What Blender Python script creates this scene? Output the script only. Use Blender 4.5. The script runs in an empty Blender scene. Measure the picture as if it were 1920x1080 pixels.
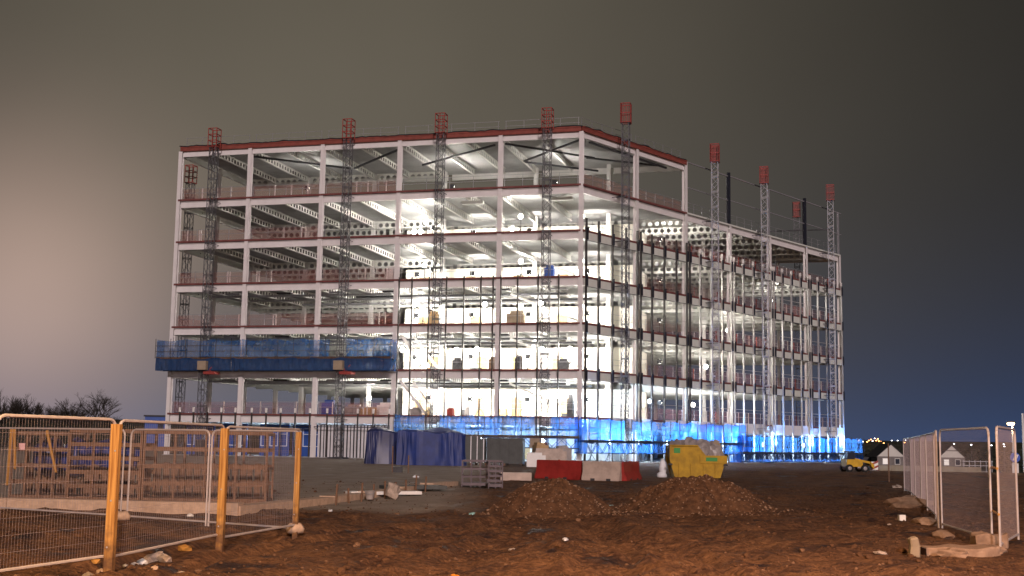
import bpy, bmesh, math, random
import numpy as np
from mathutils import Vector, Matrix, noise, Euler
random.seed(7)
SC = bpy.context.scene
COL = SC.collection
PI = math.pi

# ------------------------------------------------------------------ camera, sky, light, exposure
EYE, FPX, PITCH, ROLL = 1.612, 2305.34, .125371, .0154921
KD = 2305.34 / 4042.2      # distances below were paced out on a longer lens; this brings them to true metres
cam_d = bpy.data.cameras.new('camera'); cam = bpy.data.objects.new('camera', cam_d); COL.objects.link(cam)
cam_d.sensor_width = 36; cam_d.lens = 36 * FPX / 1920; cam_d.clip_start = .5; cam_d.clip_end = 6000
cam.matrix_world = Matrix.Translation((0, 0, EYE)) @ Matrix.Rotation(PI / 2 + PITCH, 4, 'X') @ Matrix.Rotation(ROLL, 4, 'Z')
SC.camera = cam

world = bpy.data.worlds.new('World'); SC.world = world; world.use_nodes = True
wn = world.node_tree.nodes; wl = world.node_tree.links
for n in list(wn): wn.remove(n)
def wnode(t, **k):
    n = wn.new(t)
    for a, b in k.items(): setattr(n, a, b)
    return n
def wmath(op, a, b=None):
    n = wnode('ShaderNodeMath', operation=op)
    for i, v in enumerate((a, b)):
        if v is None: continue
        if isinstance(v, (int, float)): n.inputs[i].default_value = v
        else: wl.new(v, n.inputs[i])
    return n.outputs[0]
tc = wnode('ShaderNodeTexCoord')
def lobe(az, el, sharp):
    a, e = math.radians(az), math.radians(el)
    v = (math.sin(a) * math.cos(e), math.cos(a) * math.cos(e), math.sin(e))
    d = wnode('ShaderNodeVectorMath', operation='DOT_PRODUCT'); wl.new(tc.outputs['Generated'], d.inputs[0]); d.inputs[1].default_value = v
    return wmath('EXPONENT', wmath('MULTIPLY', wmath('SUBTRACT', d.outputs['Value'], 1.0), sharp))
def tint(fac, col, k):
    n = wnode('ShaderNodeVectorMath', operation='SCALE'); n.inputs[0].default_value = [c * k for c in col]; wl.new(fac, n.inputs['Scale']); return n.outputs[0]
def vadd(a, b):
    n = wnode('ShaderNodeVectorMath', operation='ADD'); wl.new(a, n.inputs[0]); wl.new(b, n.inputs[1]); return n.outputs[0]
sep = wnode('ShaderNodeSeparateXYZ'); wl.new(tc.outputs['Generated'], sep.inputs[0])
base = wnode('ShaderNodeCombineXYZ'); base.inputs[0].default_value = .0143; base.inputs[1].default_value = .0138; base.inputs[2].default_value = .0130
low = wmath('EXPONENT', wmath('MULTIPLY', wmath('ABSOLUTE', sep.outputs['Z']), -14.0))
sky = vadd(base.outputs[0], tint(lobe(-22, 6, 160), (.3207, .2123, .1694), 1.0))   # town glow at the left
sky = vadd(sky, tint(lobe(-10, 12, 12), (.1166, .0989, .0710), 1.0))                 # its wide skirt on the cloud
sky = vadd(sky, tint(low, (.0058, .0350, .1230), 1.0))                             # bluish low band along the horizon
cn = wnode('ShaderNodeTexNoise'); cn.inputs['Scale'].default_value = 5.0; cn.inputs['Detail'].default_value = 3; wl.new(tc.outputs['Generated'], cn.inputs['Vector'])
cf = wmath('ADD', wmath('MULTIPLY', cn.outputs['Fac'], .22), .89)
sc_ = wnode('ShaderNodeVectorMath', operation='SCALE'); wl.new(sky, sc_.inputs[0]); wl.new(cf, sc_.inputs['Scale'])
bg = wnode('ShaderNodeBackground'); bg.inputs['Strength'].default_value = 1.0; wl.new(sc_.outputs[0], bg.inputs['Color'])
wo = wnode('ShaderNodeOutputWorld'); wl.new(bg.outputs[0], wo.inputs['Surface'])

def sun(direction, e, col, ang):
    l = bpy.data.lights.new('glow_sun', 'SUN'); l.energy = e; l.color = col; l.angle = math.radians(ang)
    o = bpy.data.objects.new('glow_sun', l); COL.objects.link(o)
    o.rotation_euler = Vector(direction).to_track_quat('-Z', 'Y').to_euler()
sun((-.13, .95, -.27), 2.1, (1.0, .81, .79), 4)         # the lit town and road behind the camera, one low soft source
SC.view_settings.view_transform = 'Standard'; SC.view_settings.look = 'None'
SC.view_settings.exposure = 0; SC.view_settings.gamma = 1; SC.view_settings.use_curve_mapping = False
SC.cycles.use_denoising = True
SC.cycles.max_bounces = 8; SC.cycles.diffuse_bounces = 3; SC.cycles.transparent_max_bounces = 24
SC.cycles.sample_clamp_indirect = 6; SC.cycles.caustics_reflective = False; SC.cycles.caustics_refractive = False

# ------------------------------------------------------------------ helpers
def ray(px, py):
    a, b = px - 960, py - 540; c, s = math.cos(ROLL), math.sin(ROLL)
    x = c * a + s * b; y = -s * a + c * b
    return Vector((x, 0, 0)) + FPX * Vector((0, math.cos(PITCH), math.sin(PITCH))) - y * Vector((0, -math.sin(PITCH), math.cos(PITCH)))
def at(px, py, Y):
    Y *= KD; d = ray(px, py); return d * (Y / d.y) + Vector((0, 0, EYE))
def smooth(t): t = max(0., min(1., t)); return t * t * (3 - 2 * t)
MOUNDS = [(1.12, 32.2, 1.75, 1.7, .84), (4.62, 31.4, 2.05, 1.75, .88)]
def gbase(x, y):
    y = y / KD
    z = -.22 * smooth((4.5 - x) / 6) * smooth((86 - y) / 30)
    z += .30 * math.exp(-((y - 121 - .25 * (x - 20)) / 9) ** 2) * smooth((x - 10.5) / 2.5) * smooth((46 - x) / 10)
    z -= .25 * smooth((y - 135) / 12) * smooth((x - 13) / 4) * smooth((200 - y) / 40) * 0
    z -= 1.55 * smooth((y - 160) / 35) * smooth((x - 27.5 - (y - 184) * .165) / 6)
    f = smooth((y - 300) / 130); z -= 6.3 * f * smooth((x - 20) / 40)
    z += 14.5 * smooth((y - 1050) / 500)
    return z

class MB:
    def __init__(s): s.v = []; s.f = []
    def box(s, x0, y0, z0, x1, y1, z1):
        n = len(s.v); s.v += [(x0,y0,z0),(x1,y0,z0),(x1,y1,z0),(x0,y1,z0),(x0,y0,z1),(x1,y0,z1),(x1,y1,z1),(x0,y1,z1)]
        s.f += [tuple(n + i for i in q) for q in ((0,3,2,1),(4,5,6,7),(0,1,5,4),(1,2,6,5),(2,3,7,6),(3,0,4,7))]; return s
    def tube(s, p, q, r, r2=None, n=4, caps=True, ph=None):
        p, q = Vector(p), Vector(q); r2 = r if r2 is None else r2; d = q - p
        if d.length < 1e-6: return s
        d.normalize(); u = d.cross(Vector((0, 0, 1)))
        if u.length < 1e-3: u = Vector((1, 0, 0))
        u.normalize(); w = d.cross(u); k = len(s.v); ph = PI / n if ph is None else ph
        for c, rr in ((p, r), (q, r2)):
            for i in range(n):
                a = ph + 2 * PI * i / n; s.v.append(tuple(c + u * (math.cos(a) * rr) + w * (math.sin(a) * rr)))
        for i in range(n): j = (i + 1) % n; s.f.append((k + i, k + j, k + n + j, k + n + i))
        if caps: s.f.append(tuple(k + i for i in range(n))[::-1]); s.f.append(tuple(k + n + i for i in range(n)))
        return s
    def path(s, pts, r, n=6):
        for a, b in zip(pts, pts[1:]): s.tube(a, b, r, n=n)
        return s
    def poly(s, pts, d):                       # polygon pts extruded by vector d
        k = len(s.v); m = len(pts); d = Vector(d)
        s.v += [tuple(p) for p in pts] + [tuple(Vector(p) + d) for p in pts]
        s.f.append(tuple(k + i for i in range(m))); s.f.append(tuple(k + m + i for i in range(m))[::-1])
        for i in range(m): j = (i + 1) % m; s.f.append((k + j, k + i, k + m + i, k + m + j))
        return s
    def quad(s, *p): k = len(s.v); s.v += [tuple(q) for q in p]; s.f.append(tuple(range(k, k + len(p)))); return s
    def ico(s, c, r, seed=0, squash=1.0, jit=.25, sub=1):
        bm = bmesh.new(); bmesh.ops.create_icosphere(bm, subdivisions=sub, radius=1); rd = random.Random(seed); k = len(s.v)
        rs = (r, r, r) if isinstance(r, (int, float)) else r
        for v in bm.verts:
            m = 1 + rd.uniform(-jit, jit); s.v.append((c[0] + v.co.x * m * rs[0], c[1] + v.co.y * m * rs[1], c[2] + v.co.z * m * rs[2] * squash))
        s.f += [tuple(k + v.index for v in f.verts) for f in bm.faces]; bm.free(); return s
    def lathe(s, c, prof, n=16, axis='z'):
        k = len(s.v)
        for r, h in prof:
            for i in range(n):
                a = 2 * PI * i / n
                if axis == 'z': s.v.append((c[0] + r * math.cos(a), c[1] + r * math.sin(a), c[2] + h))
                elif axis == 'y': s.v.append((c[0] + r * math.cos(a), c[1] + h, c[2] + r * math.sin(a)))
                else: s.v.append((c[0] + h, c[1] + r * math.cos(a), c[2] + r * math.sin(a)))
        for j in range(len(prof) - 1):
            for i in range(n): i2 = (i + 1) % n; s.f.append((k + j*n + i, k + j*n + i2, k + (j+1)*n + i2, k + (j+1)*n + i))
        s.f.append(tuple(k + i for i in range(n))[::-1]); s.f.append(tuple(k + (len(prof)-1)*n + i for i in range(n))); return s
    def mesh(s, name, mat, sm=False):
        me = bpy.data.meshes.new(name); me.from_pydata(s.v, [], s.f); me.validate(); me.materials.append(mat)
        bm = bmesh.new(); bm.from_mesh(me); bmesh.ops.recalc_face_normals(bm, faces=bm.faces); bm.to_mesh(me); bm.free()
        if sm:
            for p in me.polygons: p.use_smooth = True
        me.update(); return me
    def build(s, name, mat, parent=None, loc=None, rz=0, sm=False): return put(s.mesh(name, mat, sm), name, parent, loc, rz)

def put(me, name, parent=None, loc=None, rz=0):
    o = bpy.data.objects.new(name, me); COL.objects.link(o)
    if parent is not None: o.parent = parent
    if loc is not None: o.location = loc
    if rz: o.rotation_euler = (0, 0, rz)
    return o
def tag(o, label, cat, group=None, kind=None):
    o['label'] = label; o['category'] = cat
    if group: o['group'] = group
    if kind: o['kind'] = kind
    return o
def thing(name, label, cat, loc=(0, 0, 0), rz=0, group=None):
    o = bpy.data.objects.new(name, None); COL.objects.link(o); o.location = loc; o.rotation_euler = (0, 0, rz); o.empty_display_size = .2
    return tag(o, label, cat, group)
def setk(o, k): o['kind'] = k; return o

# ------------------------------------------------------------------ materials
def mat(name, col, rough=.6, metal=0., nz=0., ns=8., bump=0., col2=None, spec=.3):
    m = bpy.data.materials.new(name); m.use_nodes = True; nt = m.node_tree; b = nt.nodes['Principled BSDF']
    b.inputs['Roughness'].default_value = rough; b.inputs['Metallic'].default_value = metal; b.inputs['Specular IOR Level'].default_value = spec
    b.inputs['Base Color'].default_value = (*col, 1)
    if nz or bump or col2:
        t = nt.nodes.new('ShaderNodeTexCoord'); n = nt.nodes.new('ShaderNodeTexNoise'); n.inputs['Scale'].default_value = ns; n.inputs['Detail'].default_value = 6; n.inputs['Roughness'].default_value = .65
        nt.links.new(t.outputs['Object'], n.inputs['Vector'])
        r = nt.nodes.new('ShaderNodeValToRGB'); r.color_ramp.elements[0].position = .32; r.color_ramp.elements[1].position = .70
        c2 = col2 or tuple(min(1, c * (1 + nz)) for c in col); c1 = col if col2 else tuple(c * (1 - nz) for c in col)
        r.color_ramp.elements[0].color = (*c1, 1); r.color_ramp.elements[1].color = (*c2, 1)
        nt.links.new(n.outputs['Fac'], r.inputs['Fac']); nt.links.new(r.outputs['Color'], b.inputs['Base Color'])
        if bump:
            bp = nt.nodes.new('ShaderNodeBump'); bp.inputs['Strength'].default_value = bump; bp.inputs['Distance'].default_value = .05
            nt.links.new(n.outputs['Fac'], bp.inputs['Height']); nt.links.new(bp.outputs['Normal'], b.inputs['Normal'])
    return m
def emis(name, col, k):
    m = bpy.data.materials.new(name); m.use_nodes = True; b = m.node_tree.nodes['Principled BSDF']
    b.inputs['Base Color'].default_value = (.8, .8, .8, 1); b.inputs['Emission Color'].default_value = (*col, 1); b.inputs['Emission Strength'].default_value = k; return m
def netmat(name, col, alpha, nz=.3, scale=1.2, thick=.5):
    # woven debris net: threads scatter and pass light, the gaps are open
    m = bpy.data.materials.new(name); m.use_nodes = True; nt = m.node_tree; N = nt.nodes; L = nt.links
    for n in list(N): N.remove(n)
    out = N.new('ShaderNodeOutputMaterial'); mix = N.new('ShaderNodeMixShader'); tr = N.new('ShaderNodeBsdfTransparent')
    df = N.new('ShaderNodeBsdfDiffuse'); tl = N.new('ShaderNodeBsdfTranslucent'); m2 = N.new('ShaderNodeMixShader'); m2.inputs[0].default_value = thick
    t = N.new('ShaderNodeTexCoord'); no = N.new('ShaderNodeTexNoise'); no.inputs['Scale'].default_value = scale; no.inputs['Detail'].default_value = 5
    L.new(t.outputs['Object'], no.inputs['Vector'])
    r = N.new('ShaderNodeMapRange'); r.inputs['From Min'].default_value = .3; r.inputs['From Max'].default_value = .7
    r.inputs['To Min'].default_value = max(0, alpha - nz); r.inputs['To Max'].default_value = min(1, alpha + nz)
    L.new(no.outputs['Fac'], r.inputs['Value']); L.new(r.outputs[0], mix.inputs[0])
    df.inputs['Color'].default_value = (*col, 1); tl.inputs['Color'].default_value = (*[min(1, c * 1.6) for c in col], 1)
    L.new(df.outputs[0], m2.inputs[1]); L.new(tl.outputs[0], m2.inputs[2]); L.new(tr.outputs[0], mix.inputs[1]); L.new(m2.outputs[0], mix.inputs[2]); L.new(mix.outputs[0], out.inputs['Surface'])
    return m
M = dict(
    steel=mat('white_steel_paint', (.70, .68, .67), .45, nz=.08, ns=.8),
    steel_in=mat('white_steel_paint_inside', (.66, .65, .62), .5, nz=.06, ns=1.),
    deck=mat('galvanised_decking', (.40, .40, .40), .5, .25, nz=.15, ns=.6),
    slab=mat('concrete_slab', (.33, .32, .30), .9, nz=.2, ns=1.5),
    red=mat('red_oxide_edge', (.17, .06, .055), .7, nz=.3, ns=1.5),
    redroof=mat('red_roof_edge', (.23, .06, .045), .65, nz=.25, ns=2.), rackgrey=mat('grey_rack_steel', (.14, .115, .13), .7, .1, nz=.2, ns=4.),
    rubber=mat('dark_membrane', (.03, .03, .035), .6, nz=.3, ns=3.),
    core=mat('plasterboard_wall', (.77, .73, .64), .85, nz=.08, ns=.35),
    ply=mat('plywood', (.46, .31, .16), .7, nz=.2, ns=3.),
    galv=mat('galvanised_tube', (.42, .42, .44), .45, .5, nz=.12, ns=4.),
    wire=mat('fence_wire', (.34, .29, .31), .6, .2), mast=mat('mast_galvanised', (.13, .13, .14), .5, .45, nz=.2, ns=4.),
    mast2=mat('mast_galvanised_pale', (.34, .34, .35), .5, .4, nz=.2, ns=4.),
    redp=mat('red_paint', (.30, .055, .045), .5, nz=.25, ns=5.),
    alu=mat('aluminium_mullion', (.50, .49, .47), .4, .3),
    black=mat('black_gasket', (.018, .02, .03), .55),
    darkmull=mat('dark_backlit_mullion', (.07, .065, .062), .45, .3),
    span=mat('spandrel_board', (.60, .63, .58), .8, nz=.10, ns=.7),
    white=mat('white_paint', (.78, .77, .74), .5, nz=.05, ns=3.),
    dark=mat('dark_steel', (.05, .05, .055), .6, nz=.3, ns=3.),
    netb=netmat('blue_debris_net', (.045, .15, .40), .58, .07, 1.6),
    netl=netmat('blue_debris_net_lit', (.022, .15, .74), .56, .10, 1.8, .72),  # brighter copy of the net, lamp glow put into its colour
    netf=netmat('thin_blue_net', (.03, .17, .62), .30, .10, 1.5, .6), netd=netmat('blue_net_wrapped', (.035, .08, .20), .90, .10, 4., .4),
    netr=netmat('red_edge_mesh', (.40, .15, .13), .25, .07, .6, .35),
    soil=mat('clay_soil', (.055, .026, .013), .95, ns=6., col2=(.145, .072, .035), bump=1.),
    wood=mat('sawn_timber', (.36, .175, .035), .75, ns=5., col2=(.47, .25, .065), bump=.3),
    woodd=mat('weathered_timber', (.17, .10, .065), .85, nz=.3, ns=6., bump=.3),
    rust=mat('rusty_steel', (.17, .095, .058), .8, nz=.35, ns=6., bump=.2),
    conc=mat('concrete', (.50, .36, .26), .9, nz=.2, ns=6., bump=.3),
    cyan=mat('pale_cyan_plastic', (.30, .55, .55), .4), palestone=mat('pale_clay_stone', (.15, .085, .05), .95, ns=12., col2=(.34, .23, .16)), fencegalv=mat('fence_tube', (.50, .45, .44), .5, .15, nz=.15, ns=5.), muddy=mat('mud_smeared_concrete', (.20, .125, .08), .95, ns=5., col2=(.33, .23, .165), bump=.6),
    gravel=mat('clay_stained_stone', (.17, .095, .055), .95, nz=.4, ns=9.), stone=mat('pale_stone', (.40, .33, .28), .9, nz=.3, ns=9., bump=.5),
    tarp=mat('blue_tarpaulin', (.014, .034, .17), .55, nz=.25, ns=1.5, spec=.5),
    tarpd=mat('navy_tarpaulin', (.016, .025, .10), .42, nz=.25, ns=1.5, spec=.5),
    yellow2=mat('plant_yellow', (.56, .33, .012), .5, nz=.2, ns=2.), yellow=mat('yellow_paint', (.41, .24, .008), .6, nz=.28, ns=2.5, bump=.1),
    green=mat('green_sticker', (.03, .25, .04), .5),
    bag=mat('pale_plastic_sheet', (.30, .27, .26), .4, nz=.25, ns=3., spec=.5),
    wbag=mat('white_plastic_sack', (.72, .74, .78), .5, nz=.08, ns=3.),
    barr=mat('red_barrier_plastic', (.30, .030, .025), .5, nz=.25, ns=2.),
    barw=mat('white_barrier_plastic', (.44, .355, .30), .55, nz=.22, ns=2.),
    bark=mat('bare_bark', (.035, .028, .022), .9, nz=.3, ns=3.),
    hedge=mat('dark_foliage', (.03, .035, .022), .9, nz=.4, ns=2.),
    brick=mat('house_brick', (.20, .18, .17), .9, nz=.2, ns=1.), rend=mat('house_render', (.62, .60, .55), .9, nz=.06, ns=.5),
    tile=mat('roof_tile', (.05, .05, .055), .8, nz=.2, ns=2.), glass=mat('window_glass', (.03, .035, .05), .1, spec=.6),
    glow=emis('lit_window', (1., .90, .75), .30), cabin=mat('blue_cabin', (.03, .08, .30), .5, nz=.1, ns=1.), cabinframe=mat('cabin_window_frame', (.62, .68, .80), .5),
    lampw=emis('floodlight_lens', (1., .95, .85), 30.), lampb=emis('cool_floodlight_lens', (.75, .88, 1.), 25.), lampo=emis('sodium_lens', (1., .66, .28), 25.),
    farO=emis('far_orange_lamp', (1., .38, .10), 9.), farW=emis('far_white_lamp', (.95, .95, 1.), 8.),
    tyre=mat('tyre_rubber', (.02, .02, .02), .9), sign=mat('sign_blue', (.05, .12, .5), .5), hoard=mat('timber_hoarding', (.30, .24, .17), .8, nz=.2, ns=1.),
    sheet=mat('white_cladding_sheet', (.62, .62, .64), .5, nz=.1, ns=.8), grate=mat('dark_wrap', (.025, .032, .03), .5, nz=.3, ns=2., spec=.5), grey=mat('grey_wrap', (.075, .08, .078), .6, nz=.2, ns=2.),
    pink=mat('pink_notice', (.70, .42, .42), .6), orange=mat('orange_plastic', (.65, .22, .03), .5),
)
def postwood():
    m = mat('post_timber', (.40, .21, .055), .8); nt = m.node_tree; N = nt.nodes; L = nt.links; b = N['Principled BSDF']
    t = N.new('ShaderNodeTexCoord'); mp = N.new('ShaderNodeMapping'); mp.inputs['Scale'].default_value = (38, 38, 1.6); L.new(t.outputs['Object'], mp.inputs['Vector'])
    g = N.new('ShaderNodeTexNoise'); g.inputs['Scale'].default_value = 1.; g.inputs['Detail'].default_value = 6; L.new(mp.outputs[0], g.inputs['Vector'])
    r = N.new('ShaderNodeValToRGB'); r.color_ramp.elements[0].position = .36; r.color_ramp.elements[1].position = .66; r.color_ramp.elements[0].color = (.25, .115, .028, 1); r.color_ramp.elements[1].color = (.50, .28, .085, 1); L.new(g.outputs['Fac'], r.inputs['Fac'])
    v = N.new('ShaderNodeTexVoronoi'); v.inputs['Scale'].default_value = 3.1; L.new(t.outputs['Object'], v.inputs['Vector'])
    k = N.new('ShaderNodeMapRange'); k.inputs['From Min'].default_value = .07; k.inputs['From Max'].default_value = .13; k.inputs['To Min'].default_value = .35; k.inputs['To Max'].default_value = 1.; L.new(v.outputs['Distance'], k.inputs['Value'])
    s1 = N.new('ShaderNodeTexNoise'); s1.inputs['Scale'].default_value = 7.; s1.inputs['Detail'].default_value = 5; L.new(t.outputs['Object'], s1.inputs['Vector'])
    sx = N.new('ShaderNodeSeparateXYZ'); L.new(t.outputs['Object'], sx.inputs[0])
    ad = N.new('ShaderNodeMath'); ad.operation = 'MULTIPLY_ADD'; L.new(s1.outputs['Fac'], ad.inputs[0]); ad.inputs[1].default_value = -1.3; L.new(sx.outputs[2], ad.inputs[2])
    sp = N.new('ShaderNodeMapRange'); sp.inputs['From Min'].default_value = -.45; sp.inputs['From Max'].default_value = .05; L.new(ad.outputs[0], sp.inputs['Value'])
    mx = N.new('ShaderNodeMix'); mx.data_type = 'RGBA'; L.new(sp.outputs[0], mx.inputs['Factor']); mx.inputs[6].default_value = (.10, .052, .028, 1); L.new(r.outputs['Color'], mx.inputs[7])       # mud splashed up the foot
    vm = N.new('ShaderNodeVectorMath'); vm.operation = 'SCALE'; L.new(mx.outputs[2], vm.inputs[0]); L.new(k.outputs[0], vm.inputs['Scale']); L.new(vm.outputs[0], b.inputs['Base Color'])
    return m
M['post'] = postwood()
def plight(name, loc, w, col, r=.25, parent=None):
    l = bpy.data.lights.new(name, 'POINT'); l.energy = w; l.color = col; l.shadow_soft_size = r
    o = bpy.data.objects.new(name, l); COL.objects.link(o); o.location = loc
    if parent is not None: o.parent = parent
    return o

# ------------------------------------------------------------------ ground sheet
def ground_z(x, y):
    z = gbase(x, y)
    if 10 < y < 80:
        k = 1 if y < 40 else max(0., (80 - y) / 40)
        site = 1 - .85 * smooth((-1.5 - x + (y / KD - 60) * .03) / 2) * smooth((y / KD - 54) / 6)
        n = noise.fractal(Vector((x * .55, y * .55, 3.1)), 1.0, 2.1, 5)
        pm = .30 + 1.5 * smooth(noise.noise(Vector((x * .30 + 4, y * .22, 2.))) * 1.4 + .45); z += .11 * n * k * site; z += .045 * pm * k * site * noise.fractal(Vector((x * 1.9, y * 1.5, 5.7)), 1.0, 2.2, 4)
        n2 = noise.noise(Vector((x * 3.1, y * 2.2, 9.))); z += .075 * pm * k * site * max(0, n2 - .05)
        # wheel ruts swinging from the lower left up to the mounds
        xr = -5.2 + 7.6 * smooth((y / KD - 33) / 30)
        for off in (-.55, .55):
            d = (x - xr - off) / .22; z -= .17 * math.exp(-d * d) * smooth((40 - y) / 6)
        xr = 2.0 + .9 * math.sin((y - 11) * .16)
        for off in (-.9, .9):
            d = (x - xr - off) / .30; z -= .09 * math.exp(-d * d) * (.6 + .6 * noise.noise(Vector((x, y * 2.6, 1)))) * smooth((30 - y) / 5)
    if 12 < y < 30:
        for x0, sl, ph, wd in ((-1.2, .10, 0., .34), (.9, .12, 1.3, .34), (2.6, -.05, .6, .30), (4.3, -.02, 2., .30), (-3.0, .22, .9, .26)):
            u = x - (x0 + (y - 16) * sl + .25 * math.sin(y * .35 + ph))
            if abs(u) < wd * 1.7:
                e = smooth((wd * 1.5 - abs(u)) / (wd * .5)); br = .5 + .5 * noise.noise(Vector((x * .6, y * .5, ph)))
                z -= e * (.055 + .05 * max(0, math.sin((y + abs(u) * .9) * 2 * PI / .42 + ph))) * (.35 + br)
            elif abs(u) < wd * 2.4: z += .035 * (.5 + noise.noise(Vector((x * 2, y * 2, ph))))
    if y > 520: z += 2.4 * noise.noise(Vector((x * .006, y * .006, 4)))
    return z
def build_ground():
    ys = [-150, -60, -20, 0, 6, 9]
    y = 11.
    while y < 42: ys.append(y); y += .06 if y < 27 else .09
    while y < 150: ys.append(y); y *= 1.010
    while y < 4500: ys.append(y); y *= 1.05
    xs = []
    t = -1.
    n = 230
    for i in range(n + 1):
        u = -1 + 2 * i / n; xs.append(9.5 * u + 50 * u ** 5 + 2400 * u ** 25)
    V = [(x, y, ground_z(x, y)) for y in ys for x in xs]; w = n + 1
    F = [(j*w+i, j*w+i+1, (j+1)*w+i+1, (j+1)*w+i) for j in range(len(ys)-1) for i in range(n)]
    me = bpy.data.meshes.new('ground'); me.from_pydata(V, [], F)
    for p in me.polygons: p.use_smooth = True
    m = bpy.data.materials.new('site_mud'); m.use_nodes = True; nt = m.node_tree; N = nt.nodes; L = nt.links; b = N['Principled BSDF']
    t = N.new('ShaderNodeTexCoord'); 
    def nz(s, d=6, st=None):
        a = N.new('ShaderNodeTexNoise'); a.inputs['Scale'].default_value = s; a.inputs['Detail'].default_value = d; a.inputs['Roughness'].default_value = .65; L.new(t.outputs['Object'], a.inputs['Vector']); return a.outputs['Fac']
    def ramp(f, p0, c0, p1, c1):
        r = N.new('ShaderNodeValToRGB'); r.color_ramp.elements[0].position = p0; r.color_ramp.elements[1].position = p1
        r.color_ramp.elements[0].color = (*c0, 1); r.color_ramp.elements[1].color = (*c1, 1); L.new(f, r.inputs['Fac']); return r.outputs['Color']
    def mixc(f, a, c):
        x = N.new('ShaderNodeMix'); x.data_type = 'RGBA'; L.new(f, x.inputs['Factor']); L.new(a, x.inputs[6]); L.new(c, x.inputs[7]); return x.outputs[2]
    clay = ramp(nz(1.1), .38, (.060, .026, .015), .62, (.215, .105, .046))
    clayf = ramp(nz(9., 6), .42, (.035, .016, .011), .60, (.24, .125, .064))
    x = N.new('ShaderNodeMix'); x.data_type = 'RGBA'; x.inputs['Factor'].default_value = .45; L.new(clay, x.inputs[6]); L.new(clayf, x.inputs[7]); clay = x.outputs[2]
    grey = ramp(nz(.9), .35, (.27, .22, .175), .66, (.40, .335, .27))
    turf = ramp(nz(.05), .4, (.03, .033, .022), .6, (.05, .05, .03))
    sp = N.new('ShaderNodeSeparateXYZ'); L.new(t.outputs['Object'], sp.inputs[0])
    def mr(v, a, c):
        r = N.new('ShaderNodeMapRange'); r.inputs['From Min'].default_value = a; r.inputs['From Max'].default_value = c; L.new(v, r.inputs['Value']); return r.outputs[0]
    def mu(a, c):
        q = N.new('ShaderNodeMath'); q.operation = 'MULTIPLY'; L.new(a, q.inputs[0]); L.new(c, q.inputs[1]); return q.outputs[0]
    yard = mu(mr(sp.outputs[1], 31.5, 34), mr(sp.outputs[0], -.5, -2.2))       # levelled hardcore yard beyond the kerb
    far = mr(sp.outputs[1], 155, 185)
    wm = N.new('ShaderNodeMapRange'); wm.inputs['From Min'].default_value = .56; wm.inputs['From Max'].default_value = .66; L.new(nz(.62, 4), wm.inputs['Value'])
    dk = N.new('ShaderNodeRGB'); dk.outputs[0].default_value = (.030, .019, .020, 1); clay = mixc(wm.outputs[0], clay, dk.outputs[0])       # damp churned patches
    c = mixc(yard, clay, grey); c = mixc(far, c, turf); L.new(c, b.inputs['Base Color'])
    wet = N.new('ShaderNodeMapRange'); wet.inputs['From Min'].default_value = .54; wet.inputs['From Max'].default_value = .68; wet.inputs['To Min'].default_value = .95; wet.inputs['To Max'].default_value = .34
    L.new(nz(.62, 4), wet.inputs['Value']); L.new(wet.outputs[0], b.inputs['Roughness']); b.inputs['Specular IOR Level'].default_value = .22
    bp = N.new('ShaderNodeBump'); bp.inputs['Strength'].default_value = 1.; bp.inputs['Distance'].default_value = .10
    L.new(nz(9., 8), bp.inputs['Height']); L.new(bp.outputs['Normal'], b.inputs['Normal'])
    me.materials.append(m)
    setk(put(me, 'ground'), 'structure')
build_ground()

# ------------------------------------------------------------------ the steel frame building
YAW = math.radians(15.021); DL = math.radians(25.742)                     # heading of the front face, and how far the right face splays out
SD, CD = math.sin(DL), math.cos(DL)
CORNER = Vector((5.8504, 104.1919, .03))
EX = Vector((math.cos(YAW), -math.sin(YAW), 0)); EY = Vector((math.sin(YAW), math.cos(YAW), 0))
def bw(x, y, z): return CORNER + EX * x + EY * y + Vector((0, 0, z))      # building frame -> world
def BPl(s, o, z): return (s * SD + o * CD, s * CD - o * SD, z)            # s metres along the right face, o metres out from it
AX = [0, 7.26, 16.69, 24.18, 31.49, 38.72]                                # column lines along the long front face
BB = 8.185; BS = [BB * k for k in range(7)]; DP = BB * CD; DY = [DP * k for k in range(7)]; ROW = 13.0
LV = [0, 3.897, 7.897, 11.897, 15.897, 19.897, 23.897, 28.80]
XL = -AX[5]
bld = thing('steel_frame_building', 'tall white steel frame building under construction, lit from inside at night', 'building', CORNER, -YAW)
def putB(me, name, o, s, z, rz=PI / 2): return put(me, name, bld, BPl(s, o, z), rz - DL)

def hcol(h):
    m = MB(); m.box(-.19, -.19, 0, .19, -.165, h); m.box(-.19, .165, 0, .19, .19, h); m.box(-.012, -.163, 0, .012, .163, h); return m
cm = {7: hcol(LV[7] - .3).mesh('column', M['steel']), 6: hcol(LV[6] - .02).mesh('column', M['steel']), 8: hcol(LV[7] + .1).mesh('column', M['steel'])}
for a in AX: put(cm[7], 'column', bld, (-a, 0, 0))
for k in range(1, 7): putB(cm[8 if k == 2 else (7 if k == 1 else 6)], 'column', 0, BS[k], 0)
for k in range(1, 7): put(cm[7 if k < 3 else 6], 'column', bld, (XL, DY[k], 0))
for a in AX[1:5] + [0.]: put(cm[7], 'column', bld, (-a, ROW, 0))
for a in AX[:5]:
    for k in (3, 4, 5, 6): put(cm[6], 'column', bld, (-a, DY[k], 0))
for k in (4, 5, 6): put(cm[6], 'column', bld, (7.3, DY[k], 0))
put(cm[6], 'column', bld, (14.4, DY[6], 0))

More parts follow.
